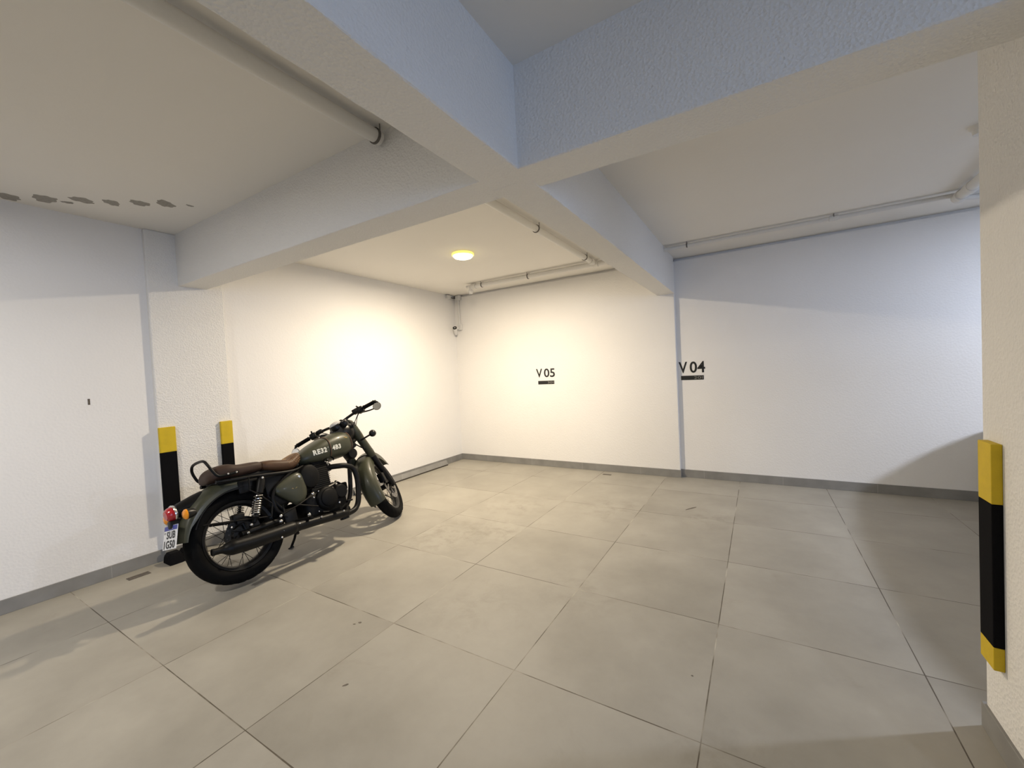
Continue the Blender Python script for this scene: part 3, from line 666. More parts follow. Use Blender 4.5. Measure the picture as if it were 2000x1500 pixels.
# ---- engine
bm = nb()
box(bm, 0.47, 0.87, -0.105, 0.105, 0.235, 0.465, 0.05, seg=4)
box(bm, 0.56, 0.80, -0.085, 0.085, 0.43, 0.50, 0.02)
box(bm, 0.50, 0.86, -0.085, 0.085, 0.205, 0.25, 0.015)
ENG = part('engine', bm, M_ENG)
bm = nb(); lathe(bm, [(0.10, -0.145 + 0.045), (0.098, -0.118 + 0.0), (0.092, -0.130), (0.080, -0.137), (0.074, -0.137), (0.072, -0.146), (0.062, -0.152), (0.0, -0.154)], (0.665, 0, 0.385), (0, 1, 0), 40)
part('clutch_cover', bm, M_ENG, ENG)
bm = nb(); lathe(bm, [(0.062, -0.10), (0.060, -0.125), (0.05, -0.134), (0.0, -0.137)], (0.800, 0, 0.405), (0, 1, 0), 32); part('side_cover_small', bm, M_ENG, ENG)
bm = nb(); lathe(bm, [(0.10, 0.10), (0.098, 0.125), (0.085, 0.14), (0.0, 0.145)], (0.665, 0, 0.385), (0, 1, 0), 36); part('alternator_cover', bm, M_ENG, ENG)
ca = Vector((0.10, 0, 0.995)).normalized()
bm = nb()
for k in range(11):
    c = Vector((0.668, 0, 0.475)) + ca * (0.016 * k + 0.006)
    box(bm, c.x - 0.082, c.x + 0.082, -0.085, 0.085, c.z - 0.0028, c.z + 0.0028, 0.002, seg=1)
box(bm, 0.594, 0.752, -0.082, 0.082, 0.46, 0.665, 0.01); part('cylinder', bm, M_ENG, ENG)
bm = nb()
for k in range(4):
    c = Vector((0.688, 0, 0.662)) + ca * (0.014 * k)
    box(bm, c.x - 0.088, c.x + 0.088, -0.088, 0.088, c.z - 0.003, c.z + 0.003, 0.002, seg=1)
box(bm, 0.62, 0.765, -0.075, 0.075, 0.655, 0.735, 0.018, seg=3); box(bm, 0.755, 0.80, -0.07, 0.00, 0.60, 0.67, 0.012)
part('cylinder_head', bm, M_ENG, ENG)
for (x, y, z, r) in ((0.775, -0.10, 0.315, 0.013), (0.785, -0.095, 0.36, 0.008), (0.735, -0.112, 0.455, 0.007), (0.60, -0.115, 0.46, 0.007), (0.55, -0.115, 0.42, 0.007), (0.57, -0.11, 0.30, 0.007), (0.755, -0.092, 0.655, 0.006), (0.79, -0.088, 0.68, 0.006), (0.735, -0.092, 0.69, 0.006), (0.765, -0.09, 0.705, 0.006), (0.545, -0.118, 0.455, 0.014)):
    bm = nb(); sphere(bm, (x, y, z), r, 1, 0.7, 1, u=10, v=6); part('engine_bolt', bm, M_CHR, ENG)
bm = nb(); tube(bm, [(0.80, -0.09, 0.49), (0.73, -0.115, 0.478), (0.62, -0.12, 0.462)], 0.007, 8, smooth=4); part('oil_pipe', bm, M_STEEL, ENG)
bm = nb(); tube(bm, [(0.42, -0.08, 0.58), (0.50, -0.07, 0.60), (0.60, -0.04, 0.64)], [0.03, 0.026, 0.022], 14, smooth=3); box(bm, 0.50, 0.58, -0.09, 0.02, 0.56, 0.66, 0.02); part('throttle_body', bm, M_MATBLK, ENG)
bm = nb(); lathe(bm, [(0.055, -0.085), (0.078, -0.09), (0.084, -0.10), (0.084, -0.128), (0.078, -0.140), (0.064, -0.146), (0.0, -0.150)], (0.545, 0, 0.600), (0, 1, 0), 40)
for v in bm.verts: v.co.z = 0.600 + (v.co.z - 0.600) * 1.16
part('air_filter_cover', bm, M_ENG)
# spark plug lead, electronics in the front of the engine
bm = nb(); tube(bm, [(0.72, -0.09, 0.70), (0.76, -0.115, 0.73), (0.82, -0.09, 0.70), (0.86, -0.03, 0.69)], 0.006, 8, smooth=5)
tube(bm, [(0.82, -0.04, 0.50), (0.87, -0.05, 0.45), (0.86, -0.07, 0.38), (0.83, -0.06, 0.33)], 0.010, 8, smooth=5); box(bm, 0.86, 0.93, -0.05, 0.05, 0.40, 0.47, 0.012)
part('hoses', bm, M_RUB)
bm = nb(); lathe(bm, [(0.0, -0.06), (0.045, -0.058), (0.052, -0.045), (0.052, 0.02), (0.045, 0.035), (0.0, 0.04)], (1.025, -0.045, 0.705), (0, 1, 0), 24); part('horn', bm, M_MATBLK)

# ---- exhaust
bm = nb(); tube(bm, [(0.775, -0.05, 0.635), (0.84, -0.105, 0.622), (0.905, -0.125, 0.607), (0.965, -0.133, 0.560), (0.976, -0.138, 0.47), (0.955, -0.145, 0.37), (0.922, -0.152, 0.275), (0.872, -0.16, 0.222), (0.80, -0.168, 0.207), (0.70, -0.18, 0.212), (0.58, -0.19, 0.222)], 0.0235, 18, smooth=6)
HD = part('exhaust_header', bm, M_MATBLK)
bm = nb(); tube(bm, [(0.77, -0.185, 0.214), (0.74, -0.188, 0.216), (0.62, -0.195, 0.229), (0.48, -0.198, 0.240), (0.33, -0.2, 0.252)], [0.026, 0.033, 0.034, 0.034, 0.036], 20, smooth=5)
box(bm, 0.70, 0.765, -0.205, -0.16, 0.17, 0.20, 0.006); part('heat_shield', bm, M_MATBLK, HD)
bm = nb(); tube(bm, [(0.36, -0.2, 0.252), (0.33, -0.2, 0.252), (0.30, -0.2, 0.254), (0.27, -0.2, 0.256), (0.16, -0.201, 0.258), (0.0, -0.203, 0.263), (-0.10, -0.205, 0.270), (-0.145, -0.206, 0.274), (-0.175, -0.206, 0.277), (-0.195, -0.206, 0.279), (-0.215, -0.206, 0.281), (-0.252, -0.206, 0.284)],
          [0.036, 0.037, 0.040, 0.048, 0.050, 0.050, 0.050, 0.049, 0.038, 0.026, 0.0215, 0.0215], 24, smooth=4)
MF = part('muffler', bm, M_MATBLK)
bm = nb(); lathe(bm, [(0.0215, 0), (0.0235, 0.001), (0.0235, 0.012), (0.018, 0.013), (0.017, -0.03), (0.0, -0.03)], (-0.245, -0.206, 0.2835), (-1, 0, 0.06), 20, caps=False); part('muffler_outlet', bm, M_MATBLK, MF)
for (x, z) in ((0.185, 0.262), (0.50, 0.262), (0.32, 0.272), (0.705, 0.245), (0.165, 0.222)):
    bm = nb(); sphere(bm, (x, -0.245 if x < .3 else -0.232, z), 0.0075, 1, 0.7, 1, u=10, v=6); part('bolt', bm, M_CHR, MF)

# ---- side covers (olive, rounded triangle)
outl = [(0.455, 0.652), (0.486, 0.625), (0.497, 0.575), (0.497, 0.51), (0.482, 0.455), (0.445, 0.415), (0.395, 0.408), (0.345, 0.448), (0.27, 0.515), (0.245, 0.548), (0.248, 0.578), (0.275, 0.600), (0.345, 0.632), (0.415, 0.654)]
for s_ in (-1, 1):
    o2 = catmull([Vector((x, 0, z)) for x, z in outl], 4, True); cx_ = sum(v.x for v in o2) / len(o2); cz_ = sum(v.z for v in o2) / len(o2)
    bm = nb(); rings = []
    for sc_, yy in ((0.98, 0.095), (1.0, 0.115), (0.985, 0.122), (0.93, 0.130), (0.78, 0.138), (0.5, 0.144), (0.2, 0.146)):
        rings.append([Vector((cx_ + (v.x - cx_) * sc_, s_ * (yy + 0.008), cz_ + (v.z - cz_) * sc_)) for v in o2])
    skin_rings(bm, rings); sc = part('side_cover', bm, M_OLIVE, None, False, 50)
    bm = nb(); lathe(bm, [(0.014, 0.130), (0.014, 0.144), (0.010, 0.148), (0.0, 0.148)], (0.445, 0, 0.618), (0, s_, 0), 18); part('cover_lock', bm, M_CHR, sc)
    bm = nb(); lathe(bm, [(0.010, 0.130), (0.010, 0.146), (0.007, 0.148), (0.0, 0.148)], (0.452, 0, 0.590), (0, s_, 0), 18); part('lock_cap', bm, M_CHR, sc)
    bm = nb()
    for sx_ in (-1, 1):
        tube(bm, [(0.385 + sx_ * 0.006, s_ * 0.1535, 0.535), (0.385 + sx_ * 0.016, s_ * 0.153, 0.541), (0.385 + sx_ * 0.028, s_ * 0.152, 0.539)], [0.0015, 0.003, 0.001], 6)
    part('winged_badge', bm, M_BRASS, sc)

# ---- tank
bm = nb()
loft(bm, [(0.520, 0.738, 0.780, 0.035), (0.545, 0.714, 0.800, 0.075), (0.60, 0.697, 0.832, 0.108), (0.68, 0.690, 0.870, 0.130), (0.78, 0.688, 0.905, 0.142), (0.88, 0.690, 0.928, 0.146), (0.97, 0.698, 0.930, 0.140), (1.025, 0.716, 0.915, 0.122), (1.058, 0.745, 0.885, 0.090), (1.070, 0.775, 0.860, 0.045)], sub=5, n=40, p=0.78)
TANK = part('fuel_tank', bm, M_OLIVE, None, False, 60)
bmT = nb(); bmT.from_mesh(TANK.data); TB = BVHTree.FromBMesh(bmT)
def on_tank(x, z, s_=-1, off=0.0012):
    h = TB.ray_cast(Vector((x, s_ * 0.5, z)), Vector((0, -s_, 0)))
    return Vector((x, h[0].y + s_ * off, z)) if h[0] else None
def tank_text(body, xa, xb, za0, zb0, hgt):
    bm = text_mesh(body, 0.1, 0.0, 0.0045, 1.15); a, b, c, d = bounds(bm)
    bmesh.ops.triangulate(bm, faces=bm.faces)
    bmesh.ops.subdivide_edges(bm, edges=[e for e in bm.edges if e.calc_length() > 0.02], cuts=2)
    for v in bm.verts:
        u_ = (v.co.x - a) / (b - a); h_ = (v.co.y - c) / (d - c)
        x = xa + (xb - xa) * u_; z = za0 + (zb0 - za0) * u_ + hgt * h_
        p_ = on_tank(x, z, -1, 0.0022)
        v.co = p_ if p_ else Vector((x, -0.14, z))
    part('stencil_number', bm, M_WHITE, TANK)
tank_text('RE32', 0.626, 0.744, 0.757, 0.764, 0.045)
tank_text("4B3", 0.797, 0.882, 0.766, 0.770, 0.043)
bm = nb(); tube(bm, [on_tank(0.759, 0.808, -1, .001), on_tank(0.759, 0.798, -1, .001)], 0.002, 5); part('stencil_number', bm, M_WHITE, TANK)
def tank_ring(x0_, slope, rad, m, nm, x_top=0.0):
    """strap lying around the tank in a nearly vertical plane"""
    pts = []
    for k in range(41):
        a = math.radians(-125 + 250 * k / 40); yy, zz = math.sin(a), math.cos(a)
        x = x0_ + slope * (zz)
        h = TB.ray_cast(Vector((x, 0.5 * yy, 0.805 + 0.5 * zz)), Vector((0, -yy, -zz)))
        if h[0]: pts.append(h[0] + Vector((0, yy, zz)) * rad * 0.35)
    bm = nb(); tube(bm, pts, rad, 8); return part(nm, bm, m, TANK)
tank_ring(1.016, -0.012, 0.0045, M_STRAP, 'leather_strap'); tank_ring(0.783, 0.0, 0.0032, M_STRAP, 'leather_strap'); tank_ring(0.774, 0.0, 0.002, M_MATBLK, 'strap_edge')
bm = nb()
for k in range(3):
    p_ = on_tank(0.945 + 0.012 * k, 0.862 - 0.004 * k, -1, 0.001); sphere(bm, p_, 0.005, 1, 0.3, 1.4, u=8, v=5)
part('tank_badge', bm, M_BRASS, TANK)
bm = nb(); lathe(bm, [(0.034, -0.02), (0.034, 0.006), (0.026, 0.012), (0.0, 0.013)], (0.84, 0, 0.922), (0.12, 0, 1), 24); part('fuel_cap', bm, M_MATBLK, TANK)

# ---- seats
bm = nb()
loft(bm, [(0.205, 0.742, 0.782, 0.105), (0.225, 0.722, 0.806, 0.122), (0.29, 0.700, 0.804, 0.130), (0.36, 0.688, 0.790, 0.132), (0.42, 0.684, 0.784, 0.128), (0.475, 0.696, 0.806, 0.112), (0.522, 0.732, 0.822, 0.088), (0.545, 0.768, 0.812, 0.050)], sub=6, n=36, p=0.70)
SEAT = part('rider_seat', bm, M_LEATH, None, False, 70)
bmS = nb(); bmS.from_mesh(SEAT.data); SB = BVHTree.FromBMesh(bmS)
bm = nb()   # quilted studs and seams on the front of the saddle
for i in range(9):
    for j in range(-9, 10):
        x = 0.402 + i * 0.016; off = 0.009 * (i % 2); a = math.radians(j * 11 + (5.5 if i % 2 else 0))
        h = SB.ray_cast(Vector((x, 0.4 * math.sin(a), 0.74 + 0.4 * math.cos(a))), Vector((0, -math.sin(a), -math.cos(a))))
        if h[0] and h[0].z > 0.735: sphere(bm, h[0], 0.0027, u=6, v=4)
part('quilt_stitching', bm, M_STITCH, SEAT)
bm = nb()
loft(bm, [(-0.148, 0.742, 0.766, 0.050), (-0.140, 0.730, 0.792, 0.082), (-0.115, 0.726, 0.822, 0.106), (-0.075, 0.726, 0.838, 0.120), (-0.02, 0.728, 0.840, 0.128), (0.05, 0.724, 0.822, 0.128), (0.14, 0.728, 0.818, 0.124), (0.195, 0.734, 0.812, 0.114), (0.212, 0.748, 0.796, 0.098)], sub=6, n=36, p=0.66)
part('pillion_seat', bm, M_LEATHD, None, False, 70)
bm = nb(); box(bm, -0.10, 0.50, -0.10, 0.10, 0.700, 0.738, 0.015); part('seat_pan', bm, M_MATBLK)
bm = nb()
gr = [(0.02, -0.138, 0.762), (-0.06, -0.138, 0.757), (-0.110, -0.138, 0.764), (-0.134, -0.134, 0.802), (-0.150, -0.122, 0.850), (-0.154, -0.085, 0.884), (-0.152, 0.0, 0.893)]
pts = gr + [(p[0], -p[1], p[2]) for p in reversed(gr[:-1])]
tube(bm, pts, 0.0095, 12, smooth=6); GR = part('grab_rail', bm, M_MATBLK)
for x in (-0.05, 0.005):
    for s_ in (-1, 1):
        bm = nb(); sphere(bm, (x, s_ * 0.150, 0.760), 0.0075, u=10, v=6); part('bolt', bm, M_CHR, GR)

# ---- side rack bracket, tubes seen behind the shock
bm = nb(); tube(bm, [(0.16, -0.148, 0.700), (0.075, -0.150, 0.704), (0.063, -0.152, 0.612), (0.125, -0.155, 0.557), (0.196, -0.155, 0.472), (0.172, -0.155, 0.382)], 0.0055, 8); part('side_bracket', bm, M_MATBLK)
bm = nb(); tube(bm, [(0.24, -0.155, 0.372), (0.385, -0.158, 0.405), (0.52, -0.150, 0.445)], 0.006, 8); tube(bm, [(0.385, -0.158, 0.405), (0.545, -0.150, 0.345)], 0.006, 8); tube(bm, [(0.27, -0.15, 0.44), (0.265, -0.155, 0.36)], 0.005, 8); part('footrest_hanger', bm, M_MATBLK)
bm = nb(); tube(bm, [(0.36, -0.13, 0.29), (0.39, -0.20, 0.285), (0.40, -0.27, 0.285)], [0.010, 0.012, 0.014], 10); part('passenger_footrest', bm, M_RUB)
bm = nb(); tube(bm, [(0.62, -0.12, 0.255), (0.64, -0.19, 0.275), (0.65, -0.285, 0.28)], [0.011, 0.013, 0.016], 10); part('rider_footrest', bm, M_RUB)
bm = nb(); tube(bm, [(0.58, -0.14, 0.285), (0.70, -0.165, 0.262), (0.80, -0.175, 0.300)], 0.008, 8, smooth=4); box(bm, 0.785, 0.835, -0.205, -0.165, 0.300, 0.314, 0.005); part('brake_pedal', bm, M_MATBLK)
for (x, y, z, r) in ((0.232, -0.165, 0.366, 0.013), (0.225, -0.165, 0.328, 0.015), (0.462, -0.14, 0.302, 0.016), (0.035, -0.14, 0.372, 0.011), (0.005, -0.14, 0.325, 0.010), (-0.075, -0.105, 0.395, 0.007)):
    bm = nb(); sphere(bm, (x, y, z), r, 1, 0.7, 1, u=12, v=8); part('bolt', bm, M_CHR)
bm = nb(); tube(bm, [(0.33, -0.10, 0.255), (0.325, -0.16, 0.225), (0.318, -0.18, 0.200)], [0.010, 0.010, 0.013], 8); tube(bm, [(0.33, 0.10, 0.255), (0.325, 0.16, 0.225), (0.318, 0.18, 0.200)], [0.010, 0.010, 0.013], 8); tube(bm, [(0.33, -0.1, 0.255), (0.33, 0.1, 0.255)], 0.012, 8); part('centre_stand', bm, M_MATBLK)
bm = nb(); tube(bm, [(0.50, 0.11, 0.24), (0.50, 0.20, 0.13), (0.50, 0.272, 0.066)], 0.010, 8); lathe(bm, [(0.024, 0), (0.024, 0.006), (0.0, 0.007)], (0.50, 0.276, 0.0585), (0, math.sin(-blean) * -1, math.cos(blean)), 16); part('side_stand', bm, M_MATBLK)
bm = nb(); box(bm, 0.0, 0.52, 0.105, 0.135, 0.30, 0.42, 0.02); part('chain_guard', bm, M_MATBLK)
bm = nb(); tube(bm, [(0.775, 0.05, 0.30), (0.70, 0.14, 0.25), (0.70, 0.25, 0.25)], 0.014, 8); part('left_footrest', bm, M_RUB)

# ---- tail
bm = nb(); rings = []
for k, (x, z, ry, rz) in enumerate(((-0.175, 0.630, 0.062, 0.066), (-0.235, 0.625, 0.058, 0.056), (-0.30, 0.610, 0.052, 0.050), (-0.340, 0.598, 0.050, 0.048))):
    rings.append([Vector((x + 0.012 * math.sin(a) * k / 3, ry * math.cos(a), z + rz * math.sin(a))) for a in [2 * PI * j / 28 for j in range(28)]])
skin_rings(bm, rings); TAIL = part('tail_light_housing', bm, M_MATBLK)
TC = Vector((-0.338, 0, 0.594)); TA = Vector((-1, 0, -0.10))
bm = nb(); lathe(bm, [(0.044, -0.004), (0.053, -0.002), (0.055, 0.006), (0.052, 0.012), (0.045, 0.012)], TC, TA, 32); part('chrome_ring', bm, M_CHR, TAIL)
bm = nb(); lathe(bm, [(0.047, 0.004), (0.046, 0.022), (0.043, 0.032), (0.036, 0.042), (0.032, 0.043), (0.028, 0.048), (0.0, 0.049)], TC, TA, 32); part('tail_light', bm, M_RED, TAIL)
bm = nb(); box(bm, -0.30, -0.235, -0.05, 0.05, 0.53, 0.61, 0.012); box(bm, -0.375, -0.31, -0.028, 0.028, 0.50, 0.55, 0.008); tube(bm, [(-0.28, -0.13, 0.563), (-0.28, 0.13, 0.563)], 0.012, 10); part('tail_bracket', bm, M_MATBLK)
def indicator(c, d, steer, lens, nm='indicator'):
    bm = nb(); lathe(bm, [(0.0, -0.055), (0.018, -0.050), (0.028, -0.030), (0.033, -0.008), (0.034, 0.0)], c, d, 24); b_ = part(nm, bm, M_BLK, None, steer)
    bm = nb(); lathe(bm, [(0.033, 0.0), (0.032, 0.008), (0.022, 0.017), (0.0, 0.020)], c, d, 24); part('lens', bm, lens, b_, steer)
indicator((-0.328, -0.148, 0.566), (-1, 0, 0), False, M_AMB, 'rear_indicator'); indicator((-0.328, 0.148, 0.566), (-1, 0, 0), False, M_AMB, 'rear_indicator')
bm = nb(); PX = Vector((-1, 0, -0.28)).normalized(); PZv = Vector((-0.28, 0, 1)).normalized(); PO = Vector((-0.375, 0, 0.462))
def P3(u_, v_, w_): return PO + Vector((0, -1, 0)) * u_ + Vector((-0.24, 0, -1)).normalized() * (-v_) + Vector((-1, 0, 0.24)).normalized() * w_
def platebox(u0, u1, v0, v1, w0, w1, m, nm, parent=None):
    bm = nb(); box(bm, 0, 1, 0, 1, 0, 1)
    for v in bm.verts: v.co = P3(u0 + (u1 - u0) * v.co.x, v0 + (v1 - v0) * v.co.y, w0 + (w1 - w0) * v.co.z)
    return part(nm, bm, m, parent)
bm.free()
PL = platebox(-0.10, 0.10, -0.085, 0.062, 0, 0.003, M_PLATE, 'number_plate')
platebox(-0.098, 0.098, 0.032, 0.060, 0.003, 0.0036, M_BLUE, 'blue_band', PL)
def ptext(body, u0, u1, v0, v1, m, bold=0.002):
    bm = text_mesh(body, 0.07, 0.0, bold, 1.1); a, b, c, d = bounds(bm)
    for v in bm.verts: v.co = P3(u0 + (u1 - u0) * (v.co.x - a) / (b - a), v0 + (v1 - v0) * (v.co.y - c) / (d - c), 0.0045)
    part('plate_lettering', bm, m, PL)
ptext('BRASIL', -0.03, 0.035, 0.038, 0.053, M_PLATE, 0.0); ptext('BR', -0.088, -0.068, 0.012, 0.023, M_INK, 0.0)
ptext('SUB', -0.052, 0.078, -0.020, 0.027, M_INK); ptext('1G50', -0.082, 0.082, -0.079, -0.030, M_INK)
platebox(-0.03, 0.03, -0.02, 0.06, -0.05, -0.001, M_MATBLK, 'plate_bracket')

# ---- fork, head, handlebar (turned left)
FD = SK.copy()
def forkpt(y, s_): return Vector((1.39, y, 0.306)) + FD * s_
for s_ in (-1, 1):
    bm = nb(); lathe(bm, [(0.0, -0.035), (0.022, -0.034), (0.026, -0.02), (0.029, 0.02), (0.031, 0.30), (0.031, 0.36), (0.026, 0.365)], forkpt(s_ * 0.097, 0), FD, 24)
    fk = part('fork_leg', bm, M_MATBLK, None, True)
    bm = nb(); lathe(bm, [(0.036, 0.345), (0.0385, 0.35), (0.0385, 0.56), (0.042, 0.60), (0.042, 0.70), (0.036, 0.705)], forkpt(s_ * 0.097, 0), FD, 26); part('fork_cover', bm, M_OLIVE, fk, True, label='olive green fork cover')
    for q_ in (0.37, 0.40):
        bm = nb(); sphere(bm, forkpt(s_ * 0.097, q_) + Vector((0, s_ * 0.038, 0)), 0.006, u=10, v=6); part('bolt', bm, M_CHR, fk, True)
bm = nb()
box(bm, 0.98, 1.10, -0.135, 0.135, -0.014, 0.014, 0.01); 
bmesh.ops.transform(bm, matrix=Matrix.Translation(forkpt(0, 0.715) - Vector((1.05, 0, 0)) * 1.0) @ Matrix.Translation((1.05, 0, 0)) @ Matrix.Rotation(-math.atan2(0.438, 0.899), 4, 'Y') @ Matrix.Translation((-1.05, 0, 0)), verts=bm.verts)
lathe(bm, [(0.022, 0.54), (0.022, 0.73)], SA, SK, 16)
lathe(bm, [(0.05, 0.53), (0.05, 0.57)], SA, SK, 16)
part('triple_clamp', bm, M_MATBLK, None, True)
# headlight nacelle and headlight
bm = nb(); rings = []
HC = Vector((1.065, 0, 0.915))
for (x, ry, rz, dz) in ((-0.115, 0.05, 0.05, 0.01), (-0.085, 0.092, 0.082, 0.006), (-0.03, 0.112, 0.102, 0.002), (0.03, 0.116, 0.106, 0), (0.085, 0.108, 0.104, 0), (0.105, 0.106, 0.103, 0)):
    rings.append([HC + Vector((x, ry * math.cos(a), dz + rz * math.sin(a))) for a in [2 * PI * j / 32 for j in range(32)]])
skin_rings(bm, rings)
bmesh.ops.transform(bm, matrix=Matrix.Translation(HC) @ Matrix.Diagonal((1, 1, 1.0, 1)) @ Matrix.Translation(-HC), verts=bm.verts)
NAC = part('headlight_nacelle', bm, M_BLK, None, True)
bm = nb(); lathe(bm, [(0.104, 0.10), (0.108, 0.105), (0.108, 0.118), (0.098, 0.124)], HC, (1, 0, 0), 32); part('headlight_rim', bm, M_BLK, NAC, True)
bm = nb(); lathe(bm, [(0.098, 0.115), (0.08, 0.13), (0.04, 0.14), (0.0, 0.142)], HC, (1, 0, 0), 32); part('headlight_glass', bm, M_CHR, NAC, True)
bm = nb(); box(bm, 1.06, 1.19, -0.10, 0.10, 0.995, 1.022, 0.012, seg=3)
part('headlight_visor', bm, M_OLIVE, NAC, True)
IC = Vector((0.985, 0, 0.992)); IA = Vector((-0.35, 0, 1)).normalized()
bm = nb(); lathe(bm, [(0.052, -0.04), (0.058, -0.03), (0.058, 0.012), (0.054, 0.018)], IC, IA, 30); INS = part('instrument_housing', bm, M_BLK, None, True)
bm = nb(); lathe(bm, [(0.055, 0.012), (0.057, 0.018), (0.052, 0.026), (0.036, 0.038), (0.0, 0.044)], IC, IA, 30); part('instrument_cover', bm, M_CLEAR, INS, True, label='clear wrapped instrument cover')
bm = nb(); lathe(bm, [(0.030, -0.03), (0.034, -0.02), (0.034, 0.012), (0.03, 0.018), (0.0, 0.019)], IC + Vector((-0.015, -0.085, -0.01)), IA, 22); part('small_gauge', bm, M_BLK, INS, True)
# bar
def zt_(x): return x
bar = [(1.050, -0.0, 1.022), (1.052, -0.06, 1.022), (1.072, -0.11, 1.036), (1.082, -0.165, 1.044), (1.072, -0.21, 1.042), (1.046, -0.30, 1.034), (1.014, -0.405, 1.022)]
bm = nb(); tube(bm, [(p[0], -p[1], p[2]) for p in reversed(bar[1:])] + bar, 0.0130, 12, smooth=5); HBAR = part('handlebar', bm, M_MATBLK, None, True)
bm = nb()
for s_ in (-1, 1): box(bm, 1.030, 1.072, s_ * 0.04 - 0.015, s_ * 0.04 + 0.015, 0.945, 1.042, 0.006)
part('bar_clamp', bm, M_MATBLK, HBAR, True)
for s_ in (-1, 1):
    q0 = Vector((1.045, s_ * 0.300, 1.034)); q1 = Vector((1.014, s_ * 0.405, 1.022)); d_ = (q1 - q0).normalized()
    bm = nb(); tube(bm, [q0 - d_ * 0.008, q0 - d_ * 0.006, q0, q1 - d_ * 0.004, q1, q1 + d_ * 0.003], [0.0145, 0.0225, 0.0185, 0.0185, 0.0225, 0.019], 16); part('grip', bm, M_RUB, HBAR, True)
    bm = nb(); tube(bm, [q1 + d_ * 0.002, q1 + d_ * 0.022], 0.015, 14); part('bar_end_weight', bm, M_MATBLK, HBAR, True)
    # switch cluster
    c = Vector((1.060, s_ * 0.250, 1.038)); bm = nb()
    box(bm, c.x - 0.032, c.x + 0.034, c.y - 0.030, c.y + 0.032, c.z - 0.034, c.z + 0.028, 0.013, seg=3)
    tube(bm, [c + Vector((-0.02, 0, 0.015)), c + Vector((-0.040, -s_ * 0.012, 0.040))], 0.007, 8); sphere(bm, c + Vector((-0.028, s_ * 0.012, -0.006)), 0.009)
    part('switchgear', bm, M_MATBLK, HBAR, True)
    if s_ == -1:
        bm = nb(); box(bm, 1.060, 1.118, -0.232, -0.165, 1.030, 1.078, 0.010, seg=3); part('brake_fluid_reservoir', bm, M_MATBLK, HBAR, True)
    else:
        bm = nb(); box(bm, 1.055, 1.100, 0.165, 0.222, 1.030, 1.068, 0.010, seg=3); part('clutch_perch', bm, M_MATBLK, HBAR, True)
    bm = nb(); tube(bm, [(1.075, s_ * 0.215, 1.035), (1.112, s_ * 0.24, 1.022), (1.118, s_ * 0.32, 1.000), (1.098, s_ * 0.40, 0.985)], [0.010, 0.010, 0.0085, 0.007], 10, smooth=5, flat=0.7)
    sphere(bm, (1.096, s_ * 0.404, 0.984), 0.009); part('lever', bm, M_MATBLK, HBAR, True)
    # bar end mirror hanging under the bar end
    mc = Vector((1.010, -0.415, 0.972)) if s_ < 0 else Vector((0.985, 0.435, 0.962)); ma = Vector((-1, s_ * 0.10, 0.12)).normalized()
    bm = nb(); tube(bm, [q1 + d_ * 0.02, q1 + d_ * 0.035 + Vector((0.01, 0, -0.01)), mc - ma * 0.012], [0.008, 0.007, 0.007], 8); part('mirror_stalk', bm, M_MATBLK, HBAR, True)
    bm = nb(); lathe(bm, [(0.0, -0.014), (0.026, -0.012), (0.038, -0.003), (0.040, 0.003), (0.037, 0.005)], mc, ma, 28); mb = part('mirror', bm, M_MATBLK, HBAR, True)
    bm = nb(); lathe(bm, [(0.037, 0.003), (0.036, 0.0055), (0.0, 0.006)], mc, ma, 28); part('mirror_glass', bm, M_MIRR, HBAR, True)
    # front indicators on stalks
    ic = Vector((1.105, s_ * 0.235, 0.785))
    bm = nb(); tube(bm, [(1.115, s_ * 0.10, 0.785), ic], 0.0085, 8)
    sphere(bm, ic, 0.034, 1, 1, 1, u=18, v=12); part('front_indicator', bm, M_BLK, None, True)
    bm = nb(); lathe(bm, [(0.031, 0.014), (0.028, 0.022), (0.016, 0.034), (0.0, 0.036)], ic, (1, 0, 0), 20); part('front_indicator_lens', bm, M_AMB, None, True)
# cables
for pts, r_ in (([(1.07, -0.20, 1.05), (1.13, -0.20, 1.045), (1.155, -0.15, 1.01), (1.14, -0.10, 0.96)], 0.0035), ([(1.04, -0.24, 1.015), (1.10, -0.18, 1.00), (1.15, -0.12, 0.95), (1.13, -0.09, 0.90)], 0.003),
                ([(1.06, 0.19, 1.04), (1.14, 0.17, 1.02), (1.15, 0.10, 0.95)], 0.0035)):
    bm = nb(); tube(bm, pts, r_, 7, smooth=6); part('control_cable', bm, M_MATBLK, None, True)
bm = nb(); tube(bm, [(1.13, -0.06, 0.82), (1.22, -0.11, 0.66), (1.30, -0.12, 0.50), (1.27, -0.10, 0.40)], 0.004, 7, smooth=6); part('brake_hose', bm, M_RUB, None, True)
bm = nb(); tube(bm, [(0.99, -0.08, 0.80), (1.06, -0.10, 0.79), (1.13, -0.11, 0.735)], 0.006, 7); sphere(bm, (1.14, -0.12, 0.73), 0.013); part('lock_stop', bm, M_MATBLK)

